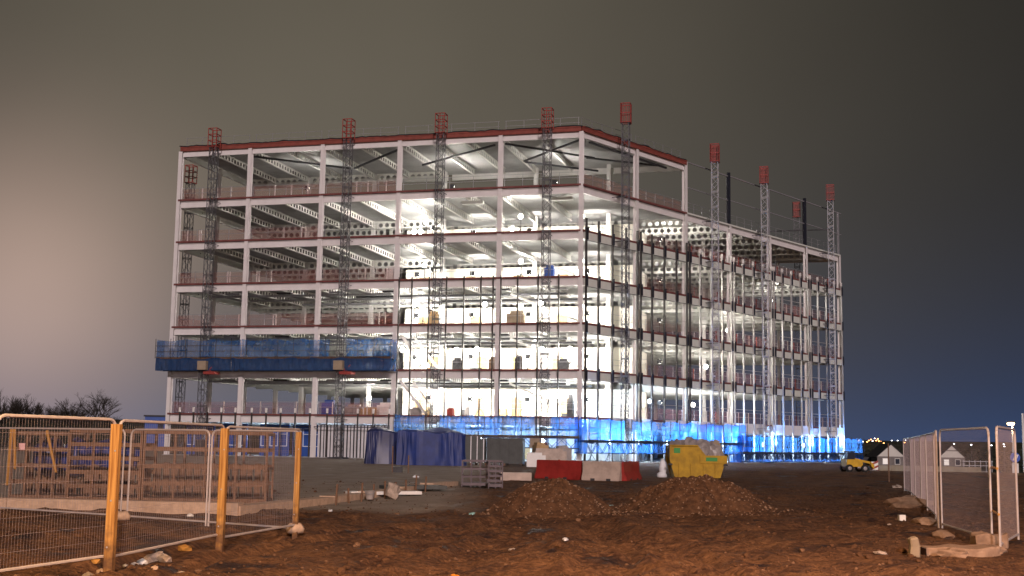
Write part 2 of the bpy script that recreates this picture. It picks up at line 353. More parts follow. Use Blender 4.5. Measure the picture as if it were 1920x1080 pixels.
def ibeam_x(L, d=.58, w=.22):
    m = MB(); m.box(-L/2, -w/2, -d, L/2, w/2, -d + .03); m.box(-L/2, -w/2, -.03, L/2, w/2, 0); m.box(-L/2, -.012, -d + .03, L/2, .012, -.03); return m
def cell_x(L, d, pitch, hw, hh, w=.2, round_=False):
    m = MB(); m.box(-L/2, -w/2, -d, L/2, w/2, -d + .025); m.box(-L/2, -w/2, -.025, L/2, w/2, 0)
    z0, z1 = -d + .025, -.025; zc = (z0 + z1) / 2; n = max(1, int((L - .3) / pitch)); e = (L - n * pitch) / 2
    m.quad((-L/2, 0, z0), (-L/2 + e, 0, z0), (-L/2 + e, 0, z1), (-L/2, 0, z1)); m.quad((L/2 - e, 0, z0), (L/2, 0, z0), (L/2, 0, z1), (L/2 - e, 0, z1))
    for c in range(n):
        x = -L/2 + e + (c + .5) * pitch; p = pitch / 2
        O = [(x-p, z0), (x, z0), (x+p, z0), (x+p, zc), (x+p, z1), (x, z1), (x-p, z1), (x-p, zc)]
        if round_: I = [(x + hw*math.cos(a), zc + hh*math.sin(a)) for a in [PI*1.25 + PI/4*q for q in range(8)]]
        else: I = [(x-hw*.8, zc-hh), (x, zc-hh), (x+hw*.8, zc-hh), (x+hw, zc), (x+hw*.8, zc+hh), (x, zc+hh), (x-hw*.8, zc+hh), (x-hw, zc)]
        k = len(m.v); m.v += [(q[0], 0, q[1]) for q in O] + [(q[0], 0, q[1]) for q in I]
        for q in range(8): r = (q + 1) % 8; m.f.append((k+q, k+r, k+8+r, k+8+q))
    return m
bays = [((AX[i] + AX[i+1]) / 2, AX[i+1] - AX[i]) for i in range(5)]
eb = [ibeam_x(w - .40).mesh('edge_beam', M['steel']) for _, w in bays]
def trim(w, roof):
    m = MB()
    if roof: m.box(-w/2 + .002, -.13, -.30, w/2 - .002, .10, .0); m.box(-w/2 + .002, -.17, .01, w/2 - .002, .10, .16)
    else: m.box(-w/2 + .002, -.13, -.19, w/2 - .002, .10, -.03)
    return m
et = [trim(w, 0).mesh('edge_trim', M['red']) for _, w in bays]; er = [trim(w, 1).mesh('edge_trim', M['redroof']) for _, w in bays]
ebB = ibeam_x(BB - .40).mesh('edge_beam', M['steel']); ebL = ibeam_x(DP - .40).mesh('edge_beam', M['steel_in']); ebK = ibeam_x(6.9).mesh('edge_beam', M['steel'])
etB = trim(BB, 0).mesh('edge_trim', M['red']); etP = trim(BB, 0).mesh('edge_trim', M['span']); etR = trim(BB, 1).mesh('edge_trim', M['redroof'])
for lv in range(1, 8):
    z = LV[lv]
    for i, (c, w) in enumerate(bays):
        put(eb[i], 'edge_beam', bld, (-c, .03, z - .25)); put(er[i] if lv == 7 else et[i], 'edge_trim', bld, (-c, -.13, z))
        put(eb[i], 'edge_beam', bld, (-c, DY[2 if lv == 7 else 6], z - .25))
    if lv < 7:
        for q in range(3): put(ebK, 'edge_beam', bld, (3.55 + 7.1 * q, DY[6], z - .25))
    else: put(ebK, 'edge_beam', bld, (3.6, DY[2], z - .25))
    for k in range(2 if lv == 7 else 6):
        putB(ebB, 'edge_beam', -.03, BS[k] + BB/2, z - .25); putB(etR if lv == 7 else (etP if lv == 6 and k > 1 else etB), 'edge_trim', .13, BS[k] + BB/2, z)
        put(ebL, 'edge_beam', bld, (XL + .03, DY[k] + DP/2, z - .25), PI / 2)
# decks: ribbed metal underside, flat concrete top, right edge following the splayed face
def deck_mesh(y0, y1, name):
    m = MB(); L = y1 - y0; n = int(L / .32); p = L / n; x0 = XL + .15; zt = -.03; xr = lambda y: y * SD / CD - .17
    prof = []
    for i in range(n):
        y = y0 + i * p; prof += [(y, -.23), (y + p*.42, -.23), (y + p*.55, -.17), (y + p*.87, -.17)]
    prof.append((y1, -.23))
    for (a, za), (b, zb) in zip(prof, prof[1:]): m.quad((x0, a, za), (xr(a), a, za), (xr(b), b, zb), (x0, b, zb))
    m.quad((x0, y0, zt), (xr(y0), y0, zt), (xr(y1), y1, zt), (x0, y1, zt))
    m.quad((x0, y0, -.23), (xr(y0), y0, -.23), (xr(y0), y0, zt), (x0, y0, zt)); m.quad((xr(y0), y0, -.23), (xr(y1), y1, -.23), (xr(y1), y1, zt), (xr(y0), y0, zt))
    me = m.mesh(name, M['deck']); me.materials.append(M['slab'])
    for p_ in me.polygons:
        if abs(p_.center.z - zt) < .01: p_.material_index = 1
    return me
dks = [deck_mesh(max(.2, DY[k]), DY[k + 1] - .01, 'floor_deck') for k in range(6)]; rks = [deck_mesh(max(.2, DY[k]), DY[k + 1] - .01, 'roof_deck') for k in range(2)]
for lv in range(1, 8):
    for k in range(2 if lv == 7 else 6): put((rks if lv == 7 else dks)[k], 'roof_deck' if lv == 7 else 'floor_deck', bld, (0, 0, LV[lv]))
MB().poly([(XL - .3, -.3, 0), (.2, -.3, 0), (21.7, 44.5, 0), (XL - .3, 44.5, 0)], (0, 0, .06)).build('ground_slab', M['slab'], bld)
# secondary beams with slots from the front face back to the first inner row; girders with round holes beyond
lines = [3.63, 7.26, 10.4, 13.55, 16.69, 20.43, 24.18, 27.83, 31.49, 35.1]
sb = cell_x(ROW - .36, .62, .60, .15, .17).mesh('cellular_beam', M['steel_in'])
gd = [cell_x(w - .40, .80, .66, .235, .235, .26, True).mesh('girder', M['steel_in']) for _, w in bays]
g_tri = {}
for lv in range(1, 8):
    z = LV[lv] - .25
    for a in lines: put(sb, 'cellular_beam', bld, (-a, ROW / 2, z), PI / 2)
    for r in range(1 if lv == 7 else 8):
        y = ROW + r * 4.0
        for i, (c, w) in enumerate(bays):
            if r > 0 or i >= 2: put(gd[i], 'girder', bld, (-c, y, z))
        if r == 0: continue
        L = y * SD / CD - .5
        if r not in g_tri: g_tri[r] = cell_x(L, .80, .66, .235, .235, .26, True).mesh('girder', M['steel_in'])
        put(g_tri[r], 'girder', bld, (.22 + L/2, y, z))
# roof membrane flopped over the edge, roof plan bracing and wall bracing
for (p0, p1) in (((XL - .1, -.16), (-21, -.16)), ((-20.98, -.16), (.10, -.16)), (BPl(.1, .15, 0)[:2], BPl(16.2, .15, 0)[:2])):
    m = MB(); n = 60; P0, P1 = Vector((*p0, 0)), Vector((*p1, 0)); d = (P1 - P0) / n; nv = Vector((d.y, -d.x, 0)).normalized()
    rows = []
    for i in range(n + 1):
        c = P0 + d * i; h = .17 + .22 * max(0, noise.noise(Vector((c.x * .8, c.y * .8, 1)))) + .05 * noise.noise(Vector((c.x * 4, c.y * 4, 7)))
        rows.append([(c - nv * .5) + Vector((0, 0, LV[7] + .02)), (c - nv * .2) + Vector((0, 0, LV[7] + .05 + h)), c + nv * .12 + Vector((0, 0, LV[7] + .02 + h)), c + nv * .19 + Vector((0, 0, LV[7] - .06 + h * .9))])
    for r, q in zip(rows, rows[1:]):
        for j in range(3): m.quad(r[j], q[j], q[j+1], r[j+1])
    m.build('roof_membrane', M['rubber'], bld)
def bar(name, p, q, r, mt): return MB().tube(p, q, r, n=4).build(name, mt, bld)
zr = LV[7] - .95
for (x0, y0, x1, y1) in ((-.3, .4, -7.0, 7.2), (-7.0, .4, -.3, 7.2), (-17, .5, -24, 7.0), (-24.4, 7.0, -31.3, .5), (-31.6, .5, -24.4, 7.0), (-17, 7.0, -8, .6), (-7, 7.6, -1, 12.6), (.4, 1.4, 5.6, 12.6), (5.0, 11.5, -1, 7.)):
    bar('roof_brace', (x0, y0, zr), (x1, y1, zr - .02), .11, M['dark'])
for lv in (1, 2, 3, 4): bar('wall_brace', (-7.0, 3.2, LV[lv] + 2.9), (-.6, 3.2, LV[lv] + .3), .13, M['steel_in'])
for lv in (1, 2):
    bar('wall_brace', (-16.4, .9, LV[lv] + 3.0), (-14.0, .9, LV[lv] + .1), .15, M['white']); bar('wall_brace', (-15.4, 1.2, LV[lv] + 3.0), (-13.0, 1.2, LV[lv] + .1), .11, M['white'])
# core walls at the first inner row, with rough door openings boarded in ply
WY = 14.2
for lv in range(0, 6):
    z0, z1 = LV[lv] + (.065 if lv == 0 else 0), LV[lv + 1] - 1.08
    m = MB(); m.box(-21.0, WY, z0, 2.3, WY + .25, z1); m.box(2.05, WY + .25, z0, 2.3, WY + 8, z1); m.box(-21.0, WY + .25, z0, -20.75, WY + 8, z1); m.build('core_wall', M['core'], bld)
    rd = random.Random(lv)
    for x in (-18.6 + rd.uniform(-.8, .8), -13.5 + rd.uniform(-.8, .8), -9.2, -4.6 + rd.uniform(-.6, .6)):
        m = MB(); m.box(x - .5, WY - .09, z0 + .02, x + .5, WY - .02, z0 + 2.1); m.build('door_board', M['ply'], bld)
    for j in range(4):
        x = rd.uniform(-19, 0); m = MB(); m.box(x - .45, WY - 1.1, z0, x + .45, WY - .4, z0 + rd.uniform(.5, 1.2)); m.build('board_stack', M['ply' if j % 2 else 'dark'], bld)
# clutter stacked near the front edges
rd = random.Random(21)
for lv, x, w, h, mt in ((1, -23.6, 1.2, 1.3, 'cabin'), (1, -21.2, 1.6, .9, 'bag'), (1, -19.6, 2.0, .7, 'ply'), (1, -18.2, 1.3, 1.1, 'white'), (2, -11.5, .7, 1.1, 'dark'), (2, -8.2, .6, 1.2, 'woodd'), (2, -5.9, .5, 1.3, 'dark'), (2, -1.9, .9, 1.0, 'dark'), (3, -13.8, .8, 1.3, 'ply'), (3, -6.2, 1.5, 1.2, 'hoard'), (4, -17.8, 1.0, 1.4, 'steel_in'), (4, -3.2, .8, 1.2, 'cabin'), (1, -15.2, 1.0, .7, 'bag'), (1, -12.0, .5, .7, 'redp'), (1, -10.4, .4, .9, 'steel_in'), (1, -1.2, .5, 1.9, 'dark')):
    m = MB(); m.box(x - w/2, 1.6, LV[lv], x + w/2, 2.3, LV[lv] + h * .8); m.box(x - w*.3, 1.7, LV[lv] + h*.8 + .003, x + w*.42, 2.2, LV[lv] + h); m.build('site_material', M[mt], bld)
# ducts and trays slung under the ceilings of the lower floors
for lv in (2, 3, 4):
    for j, (y, x0, x1, dz) in enumerate(((2.2, -36, -18, .95), (3.6, -22, -2, 1.0), (6.0, -34, -11, .92), (7.4, -15, -.5, 1.05), (9.2, -30, -2, .98))):
        m = MB(); m.box(x0, y, LV[lv] - dz - .16, x1, y + .4, LV[lv] - dz); m.build('cable_tray' if j % 2 else 'duct', M['dark'] if j % 2 else M['galv'], bld)
    for j in range(7):
        x = -34 + 5.2 * j; m = MB(); m.box(x, 1.0, LV[lv] - 1.02, x + 1.4, 1.5, LV[lv] - .88); m.build('ceiling_unit', M['dark' if j % 2 else 'galv'], bld)
for x, y in ((-10.2, 1.2), (-2.0, 1.0)):
    m = MB(); m.box(x - 1., y, LV[6] - 1.15, x + 1., y + .5, LV[6] - .90); m.build('ceiling_unit', M['white'], bld)
# edge protection: rails with posts per bay, red mesh where the photo shows it
def rail_mesh(L, n, hgt=1.1, r=.020):
    m = MB()
    for i in range(n + 1):
        x = -L/2 + .1 + (L - .2) * i / n; m.tube((x, 0, 0), (x, 0, hgt), r * 1.15, n=4)
    for z in (hgt - .03, hgt * .55): m.tube((-L/2, 0, z), (L/2, 0, z), r, n=4)
    return m
sheet_ = lambda w: MB().quad((-w/2 + .25, 0, .06), (w/2 - .25, 0, .06), (w/2 - .25, 0, 1.0), (-w/2 + .25, 0, 1.0)).mesh('edge_netting', M['netr'])
rl = [rail_mesh(w - .5, 4).mesh('guardrail', M['galv']) for _, w in bays]; rlB = rail_mesh(BB - .5, 5).mesh('guardrail', M['galv'])
nt_ = [sheet_(w) for _, w in bays]; ntB = sheet_(BB); ntL = sheet_(DP)
wp = MB().box(-.045, -.03, 0, .045, .03, 1.1).mesh('barrier_post', M['white']); op = MB().box(-.05, -.03, 0, .05, .03, 1.1).mesh('barrier_post', M['redp'])
for lv in range(1, 8):
    for i, (c, w) in enumerate(bays):
        put(rl[i], 'guardrail', bld, (-c, .14 if lv < 7 else .3, LV[lv]))
        if lv < 7 and i >= 2 and not (lv == 5 and i == 2):
            put(nt_[i], 'edge_netting', bld, (-c, .19, LV[lv]))
            for q in range(3): put(wp, 'barrier_post', bld, (-c + rd.uniform(-w/2 + .6, w/2 - .6), .25, LV[lv]))
    for k in range(2 if lv == 7 else 6):
        putB(rlB, 'guardrail', -.3 if lv == 7 else -.16, BS[k] + BB/2, LV[lv])
        if (1 <= lv <= 5 and k >= 1) or (lv == 6 and k < 2): putB(ntB, 'edge_netting', -.24, BS[k] + BB/2, LV[lv])
        if 1 <= lv <= 5 and k >= 2:
            for q in range(4): putB(op if q % 2 else wp, 'barrier_post', -.55 - .3 * (q % 2), BS[k] + .8 + 2.0 * q + rd.uniform(-.5, .5), LV[lv])
    if lv < 7:
        for k in (0, 1, 2): put(ntL, 'edge_netting', bld, (XL + .15, DY[k] + DP/2, LV[lv]), PI/2)
# screen frame standing on the open roof deck beyond the top storey
sc1 = MB().box(-.13, -.13, 0, .13, .13, LV[7] + .45 - LV[6]).mesh('screen_column', M['black']); sc2 = MB().box(-.10, -.10, 0, .10, .10, LV[7] + .1 - LV[6]).mesh('screen_column', M['galv'])
for k in (3, 4, 5, 6):
    if k in (3, 5): putB(sc1, 'screen_column', 0, BS[k], LV[6])
    putB(sc2, 'screen_column', -.3 if k in (3, 5) else 0, BS[k] + (.3 if k in (3, 5) else 0), LV[6])
for k in range(2, 6):
    for z, r in ((LV[7] + .10, .075), (LV[6] + 2.5, .06)):
        bar('screen_rail', BPl(BS[k] + .2, 0, z), BPl(BS[k+1] + (.8 if k == 5 else -.2), 0, z - .05), r, M['galv'])
bar('screen_rail', (-30, DY[6], LV[6] + 3.0), (21, DY[6], LV[6] + 3.0), .08, M['dark'])
for x in (12, 2, -8): bar('screen_column', (x, DY[6], LV[6]), (x, DY[6], LV[6] + 3.2), .09, M['galv'])
# mullions of the curtain wall
def mull_mesh(z0, z1, mt, w=.07, d=.16): return MB().box(-w/2, -d/2, z0, w/2, d/2, z1).mesh('mullion', mt)
mA = mull_mesh(.1, LV[4] + .1, M['darkmull'], .085); mG = mull_mesh(.1, LV[1] + .05, M['darkmull'], .085); tip = MB().box(-.075, -.075, 0, .075, .075, .42).mesh('mullion_tip', M['white'])
for a in (1.81, 3.63, 5.45, 6.95, 7.65, 8.75, 10.3, 11.9, 13.5, 15.1, 16.3): put(mA, 'mullion', bld, (-a, -.36, 0))
for i in (2, 3, 4):
    for j in range(5):
        a = AX[i] + .25 + (AX[i+1] - AX[i] - .2) * j / 5
        put(mG, 'mullion', bld, (-a, -.36, 0)); put(tip, 'mullion_tip', bld, (-a, -.36, LV[1] + .06))
mB = mull_mesh(.1, LV[5] + .25, M['alu'], .11, .17); mB1 = mull_mesh(.1, LV[5] + .95, M['darkmull'], .12, .17)  # near mullions get a darker metal, backlit shade put into the colour
clip = MB().box(-.085, -.05, -.92, .085, .05, .10).mesh('slab_clip', M['black']); tipB = MB().box(-.085, -.085, 0, .085, .085, .38).mesh('mullion_tip', M['white'])
ys = []
for k in range(6):
    for j in range(4): ys.append(BS[k] + BB * j / 4 + (.27 if j == 0 else 0))
    ys.append(BS[k+1] - .27)
for y in ys:
    near = y < 17
    putB(mB1 if near else mB, 'mullion', .38, y, 0)
    for lv in (2, 3, 4, 5): putB(clip, 'slab_clip', .52, y, LV[lv])
    if not near: putB(tipB, 'mullion_tip', .38, y, LV[5] + .26)
q_ = BB / 8 - .10
sp_ = MB().box(-q_, -.02, -.90, q_, .02, -.24).mesh('spandrel_panel', M['span']); glow_panel = MB().box(-q_, -.02, -1.0, q_, .02, -.02).mesh('spandrel_panel', M['white'])  # white panels added to imitate the bright ground floor seen through gaps
for k in range(6):
    for j in range(4):
        yc = BS[k] + BB * (j + .5) / 4
        for lv in (2, 3, 4, 5): putB(sp_, 'spandrel_panel', .29, yc, LV[lv])
        if not (k == 0 and j < 2) and (k * 4 + j) % 5: putB(glow_panel, 'spandrel_panel', .29, yc, LV[1])
    for lv in (2, 3, 4, 5): bar('transom', BPl(BS[k] + .4, .40, LV[lv] - .95), BPl(BS[k+1] - .4, .40, LV[lv] - .95), .035, M['black'])
for lv in (1, 2, 3, 4):
    for k in range(1, 6): bar('handrail', BPl(BS[k] + .4, .30, LV[lv] + 1.35), BPl(BS[k+1] - .4, .30, LV[lv] + 1.35), .03, M['alu'])
bar('transom', BPl(.4, .42, LV[1] - 1.05), BPl(49, .42, LV[1] - 1.05), .04, M['alu'])
for i in (2, 3, 4): bar('transom', (-AX[i+1] + .2, -.40, LV[1] - 1.15), (-AX[i] - .2, -.40, LV[1] - 1.15), .045, M['black'])
# ground floor, left part of the front face: white sheet cladding and a glazed blue site office behind the columns
x = -24.0; n = 0
while x < -17.0:
    m = MB(); m.box(x, .55 + .04 * (n % 2), .07, x + .19, .60 + .04 * (n % 2), 3.0); m.build('cladding_sheet', M['sheet'], bld); x += .32; n += 1
MB().box(-24.0, .70, .07, -16.9, .78, 2.95).build('cladding_backing', M['dark'], bld)
for x in (-38.2, -34.8, -30.6, -27.3):
    w = MB(); w.box(x, 2.4, .08, x + 2.9, 2.6, 2.95); f = w.build('office_panel', M['cabin'], bld)
    for q in range(3):
        g = MB(); x0 = x + .12 + q * .92
        for (a, b_, c, d) in ((x0, .95, x0 + .82, 1.02), (x0, 2.55, x0 + .82, 2.62), (x0, 1.02, x0 + .07, 2.55), (x0 + .75, 1.02, x0 + .82, 2.55), (x0 + .07, 2.05, x0 + .75, 2.10)): g.box(a, 2.34, b_, c, 2.395, d)
        g.build('window_frame', M['cabinframe'], f)

# ------------------------------------------------------------------ floodlights on the floors
WARM, COOL = (1., .95, .86), (.60, .79, 1.)
head = MB().box(-.21, -.10, 1.55, .21, .06, 1.95).mesh('lamp_head', M['dark']); lens_w = MB().lathe((0, -.12, 1.75), [(.10, -.01), (.22, 0), (.22, .015)], 14, 'y').mesh('lens', M['lampw'])
lens_b = MB().lathe((0, -.12, 1.75), [(.10, -.01), (.19, 0), (.19, .015)], 14, 'y').mesh('lens', M['lampb'])
m = MB(); m.tube((0, 0, .5), (0, 0, 1.55), .03, n=5)
for q in range(3): a = 2*PI*q/3; m.tube((0, 0, .7), (.45*math.cos(a), .45*math.sin(a), 0), .025, n=4)
stand = m.mesh('tripod', M['dark'])
STO = ['ground', 'first', 'second', 'third', 'fourth', 'fifth', 'top']
def flood(x, y, lv, w, col, where, cool=False, aim=None, tilt=.02, size=172, low=False):
    o = thing('site_floodlight', f'{"bluish" if cool else "white"} floodlight on the {STO[lv]} floor, {where}', 'floodlight', bw(x, y, LV[lv] + (.065 if lv == 0 else 0)), -YAW, 'floodlights inside the steel frame')
    st_ = put(stand, 'tripod', o); hd = put(head, 'lamp_head', o, None, 0 if (aim is None and lv < 6) else (PI if aim is None else math.atan2(aim[1], aim[0]) + PI / 2)); put(lens_b if cool else lens_w, 'lens', hd)
    if low:
        bpy.data.objects.remove(st_); hd.location = (0, 0, -1.42); plight('floodlight_bulb', (0, -.15, .62), w, col, .2, o); return
    if aim is None: plight('floodlight_bulb', (0, .25, 2.05), w, col, .25, o); return
    l = bpy.data.lights.new('floodlight_bulb', 'SPOT'); l.energy = w; l.color = col; l.shadow_soft_size = .25; l.spot_size = math.radians(size); l.spot_blend = 1.
    b = bpy.data.objects.new('floodlight_bulb', l); COL.objects.link(b); b.parent = o; b.location = (.3 * aim[0], .3 * aim[1], 1.85)
    b.rotation_euler = Vector((*aim, tilt)).to_track_quat('-Z', 'Y').to_euler()
IN, LEFT = (0, 1), (-1, .12); OUT = (CD, -SD)
for lv, k in ((5, .6), (4, .7), (3, 1.), (2, 1.1), (1, 1.25)):
    for x, where in ((-18.2, 'added to wash the left end of the core wall'), (-12.6, 'added to wash the core wall left of the middle door'), (-7.0, 'added to wash the core wall right of the middle door'), (-1.4, 'added to wash the right end of the core wall')):  # spots added in front of the core wall to blow it out white
        flood(x, 9.6, lv, (3000 if lv < 4 else 2500) * k, WARM, where, False, IN, .0, 160)
    flood(-15.4, 3.0 + lv * .2, lv, 800 * k, WARM, 'at the left end of the wide bay')
    flood(-6.0, 4.0 - lv * .3, lv, 700 * k, WARM, 'just right of the second column from the corner')
    flood(-.6, 3.4, lv, 420 * k, WARM, 'beside the near corner column')
    flood(-15.6, 6.4, lv, 3700 * (1. if lv in (5, 3) else .6), WARM, 'aimed at the left bays', False, LEFT, .06, 150)
    flood(4.4, 16.5, lv, 1100 * (1.7 if lv == 5 else 1.15), WARM, 'behind the second bay of the right face', False, (.1, 1), .10, 155)
flood(-28, 5, 6, 420, WARM, 'added unseen under the left half of the roof'); flood(-14.0, 7, 6, 900, WARM, 'added unseen under the roof behind the wide bay'); flood(-4.0, 7, 6, 700, WARM, 'added unseen under the roof in the corner bay')  # lamps added to brighten the roof ceiling, heads turned out of sight
for x, lv, w, where, lo in ((-15.4, 5, 420, 'low at the left end of the wide bay', True), (-14.8, 5, 300, 'second of the pair low at the wide bay', True), (-6.3, 5, 420, 'low by the edge right of the second column', True), (-.4, 4, 420, 'low by the near corner column', True), (-15.2, 3, 350, 'edge of the wide bay, left end', False), (-3.6, 3, 350, 'by the edge in the middle of the corner bay', False),
    (-16.2, 2, 380, 'by the edge next to the white braces', False), (-9.3, 2, 350, 'by the edge left of the second column', False), (-3.5, 2, 350, 'by the edge in the middle of the corner bay', False), (-1.0, 2, 480, 'by the edge at the near corner', False), (-13.9, 2, 380, 'low by the edge below the white braces', True), (-9.0, 1, 420, 'by the edge left of the second column', False), (-2.0, 1, 420, 'by the edge near the corner', False)):
    flood(x, .75, lv, w, WARM, where, low=lo)
flood(-8.8, 1.2, 3, 450, WARM, 'close to the edge in the wide bay'); flood(-11.4, 1.4, 2, 450, WARM, 'close to the middle edge of the wide bay')
flood(-22.5, 9, 1, 900, WARM, 'behind the white clad bay'); flood(7, 22, 1, 900, WARM, 'deep behind the middle of the right face'); flood(10, 28, 3, 700, WARM, 'deep behind the middle of the right face'); flood(8, 25, 2, 600, WARM, 'deep behind the middle of the right face'); flood(14, 36, 4, 500, WARM, 'deep behind the far end of the right face')
for x, y, lv, w, where in ((*BPl(5.6, -1.8, 0)[:2], 1, 1300, 'on the right face near the corner'), (*BPl(13.4, -2, 0)[:2], 1, 1000, 'second bay of the right face'), (-9.5, 3, 0, 3400, 'ground bay behind the blue netting of the front'), (-4, 3.5, 0, 4200, 'ground bay beside the near corner column'), (-31, 4.2, 0, 500, 'ground floor behind the blue site office'), (-20.5, 5, 0, 900, 'ground floor behind the white sheet cladding')):
    flood(x, y, lv, w, COOL, where, True)
for j, q in enumerate((2.6, 7.2, 11.8, 16.4, 21., 25.6, 30.2, 34.8, 39.4, 44, 47.8)):            # shining outward through the net
    x, y, _ = BPl(q, -2.2, 0); flood(x, y, 0, 3300 if j > 1 else 5200, COOL, f'{["first", "second", "third", "fourth", "fifth", "sixth", "seventh", "eighth", "ninth", "tenth", "last"][j]} from the corner behind the right netting', True, OUT, .0, 172)
for j, q in enumerate((.6, 8.6, 16.8, 25, 33, 41, 48.4)):            # cool floods between facade and netting, shining up the mullions
    x, y, _ = BPl(q, .85, 0); flood(x, y, 0, 5800 if j else 7500, (.14, .38, 1.), 'outside the right face, ' + ['first from the corner', 'second from the corner', 'third from the corner', 'fourth from the corner', 'fifth from the corner', 'sixth from the corner', 'at the far end'][j], True, (-OUT[0], -OUT[1]), 1.3, 165)

# ------------------------------------------------------------------ mast climbers: lattice masts
def mast_section(mt, h=1.5, w=.62, name='mast_section'):
    m = MB(); r = w / 2
    P = [(-r, -r), (r, -r), (r, r), (-r, r)]
    for x, y in P: m.tube((x, y, 0), (x, y, h - .005), .038, n=4)
    for q in range(4):
        a, b = P[q], P[(q+1) % 4]
        m.tube((*a, .04), (*b, .04), .03, n=4); m.tube((*a, h - .05), (*b, h - .05), .03, n=4)
        m.tube((*a, .06), (*b, h * .5), .022, n=4); m.tube((*b, h * .5), (*a, h - .06), .022, n=4)
    return m.mesh(name, mt)
msd, msp = mast_section(M['mast']), mast_section(M['mast2'])
mred = mast_section(M['redp'], 1.5, .66, 'top_section')
def cage_mesh():
    m = MB(); r = .42
    for x in (-r, 0, r):
        for y in (-r, r): m.tube((x, y, 0), (x, y, 1.75), .04, n=4)
    for z in (0, .58, 1.15, 1.72):
        for a, b in (((-r, -r), (r, -r)), ((r, -r), (r, r)), ((r, r), (-r, r)), ((-r, r), (-r, -r))): m.tube((*a, z), (*b, z), .045, n=4)
    return m.mesh('top_cage', M['redp'])
cage = cage_mesh()
def cage_full():
    m = MB(); r = .42
    for x in np.linspace(-r, r, 7):
        for y in (-r, r): m.tube((x, y, 0), (x, y, 1.75), .036, n=4)
    for y in np.linspace(-r, r, 7):
        for x in (-r, r): m.tube((x, y, 0), (x, y, 1.75), .036, n=4)
    for z in (0, .85, 1.72):
        for a, b in (((-r, -r), (r, -r)), ((r, -r), (r, r)), ((r, r), (-r, r)), ((-r, r), (-r, -r))): m.tube((*a, z), (*b, z), .05, n=4)
    return m.mesh('top_cage', M['redp'])
cage2 = cage_full()
def mast(x, y, top, label, pale=False, ctop=True, out=(0, 1), solid=False):
    o = thing('lattice_mast', label, 'mast', bw(x, y, 0), -YAW, 'lattice masts of the mast climbers')
    h = top - 1.75; n = int(h / 1.5); s0 = h - n * 1.5
    MB().box(-.7, -.7, 0, .7, .7, .12).build('base_plate', M['dark'], o)
    for q in range(n): put(msp if pale else msd, 'mast_section', o, (0, 0, s0 + q * 1.5 + .001 * 0))
    if s0 > .2: MB().box(-.33, -.33, .125, .33, .33, s0 - .005).build('mast_foot', M['dark'], o)
    put(cage2 if solid else cage, 'top_cage', o, (0, 0, h))
    for lv in range(1, 7):
        if LV[lv] < h: MB().tube((.2, 0, LV[lv] - .5), (.2 + out[0] * 1.3, out[1] * 1.3, LV[lv] - .5), .035, n=4).tube((-.2, 0, LV[lv] - .5), (-.2 + out[0] * 1.3, out[1] * 1.3, LV[lv] - .5), .035, n=4).build('wall_tie', M['dark'], o)
    return o
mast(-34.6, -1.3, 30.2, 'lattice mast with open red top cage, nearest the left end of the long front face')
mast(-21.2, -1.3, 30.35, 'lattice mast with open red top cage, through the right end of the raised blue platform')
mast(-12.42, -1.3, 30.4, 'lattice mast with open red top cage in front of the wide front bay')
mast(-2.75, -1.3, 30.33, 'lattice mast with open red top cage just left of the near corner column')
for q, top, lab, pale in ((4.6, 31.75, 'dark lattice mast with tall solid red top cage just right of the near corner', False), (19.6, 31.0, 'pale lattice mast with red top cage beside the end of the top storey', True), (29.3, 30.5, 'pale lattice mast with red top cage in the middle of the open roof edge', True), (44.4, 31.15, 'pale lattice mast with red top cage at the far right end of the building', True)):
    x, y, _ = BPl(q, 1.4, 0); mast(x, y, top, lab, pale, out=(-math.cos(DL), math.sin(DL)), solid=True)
mast(-40.1, 4.3, 28.2, 'dark lattice mast seen through the frame on the far left side', out=(1, 0))
mast(16.6, 45.6, 30.5, 'distant lattice mast with red top seen over the open roof from behind', out=(0, -1), solid=True)

# ------------------------------------------------------------------ mast climber platforms wrapped in blue netting
def net_sheet(p0, p1, z0, z1, mt, nseg, wob=.06, seed=0, pinch=.0, rows=4):
    m = MB(); p0, p1 = Vector(p0), Vector(p1); d = p1 - p0; nv = Vector((d.y, -d.x)).normalized(); g = []
    for i in range(nseg + 1):
        t = i / nseg; c = p0 + d * t; r_ = []
        for j in range(rows + 1):
            u = j / rows; b = wob * noise.noise(Vector((t * d.length * .9, u * 1.2, seed))) + wob * .9 * noise.noise(Vector((t * d.length * 3.2, u * .8, seed + 5)))
            zz = z0 + (z1 - z0) * u + (-.16 * abs(math.sin(t * d.length * 1.05)) + .05 * noise.noise(Vector((t * d.length, 3, seed))) if j == rows else 0)
            r_.append((c.x + nv.x * b, c.y + nv.y * b, zz))
        g.append(r_)
    for a, b in zip(g, g[1:]):
        for j in range(rows): m.quad(a[j], b[j], b[j+1], a[j+1])
    return m
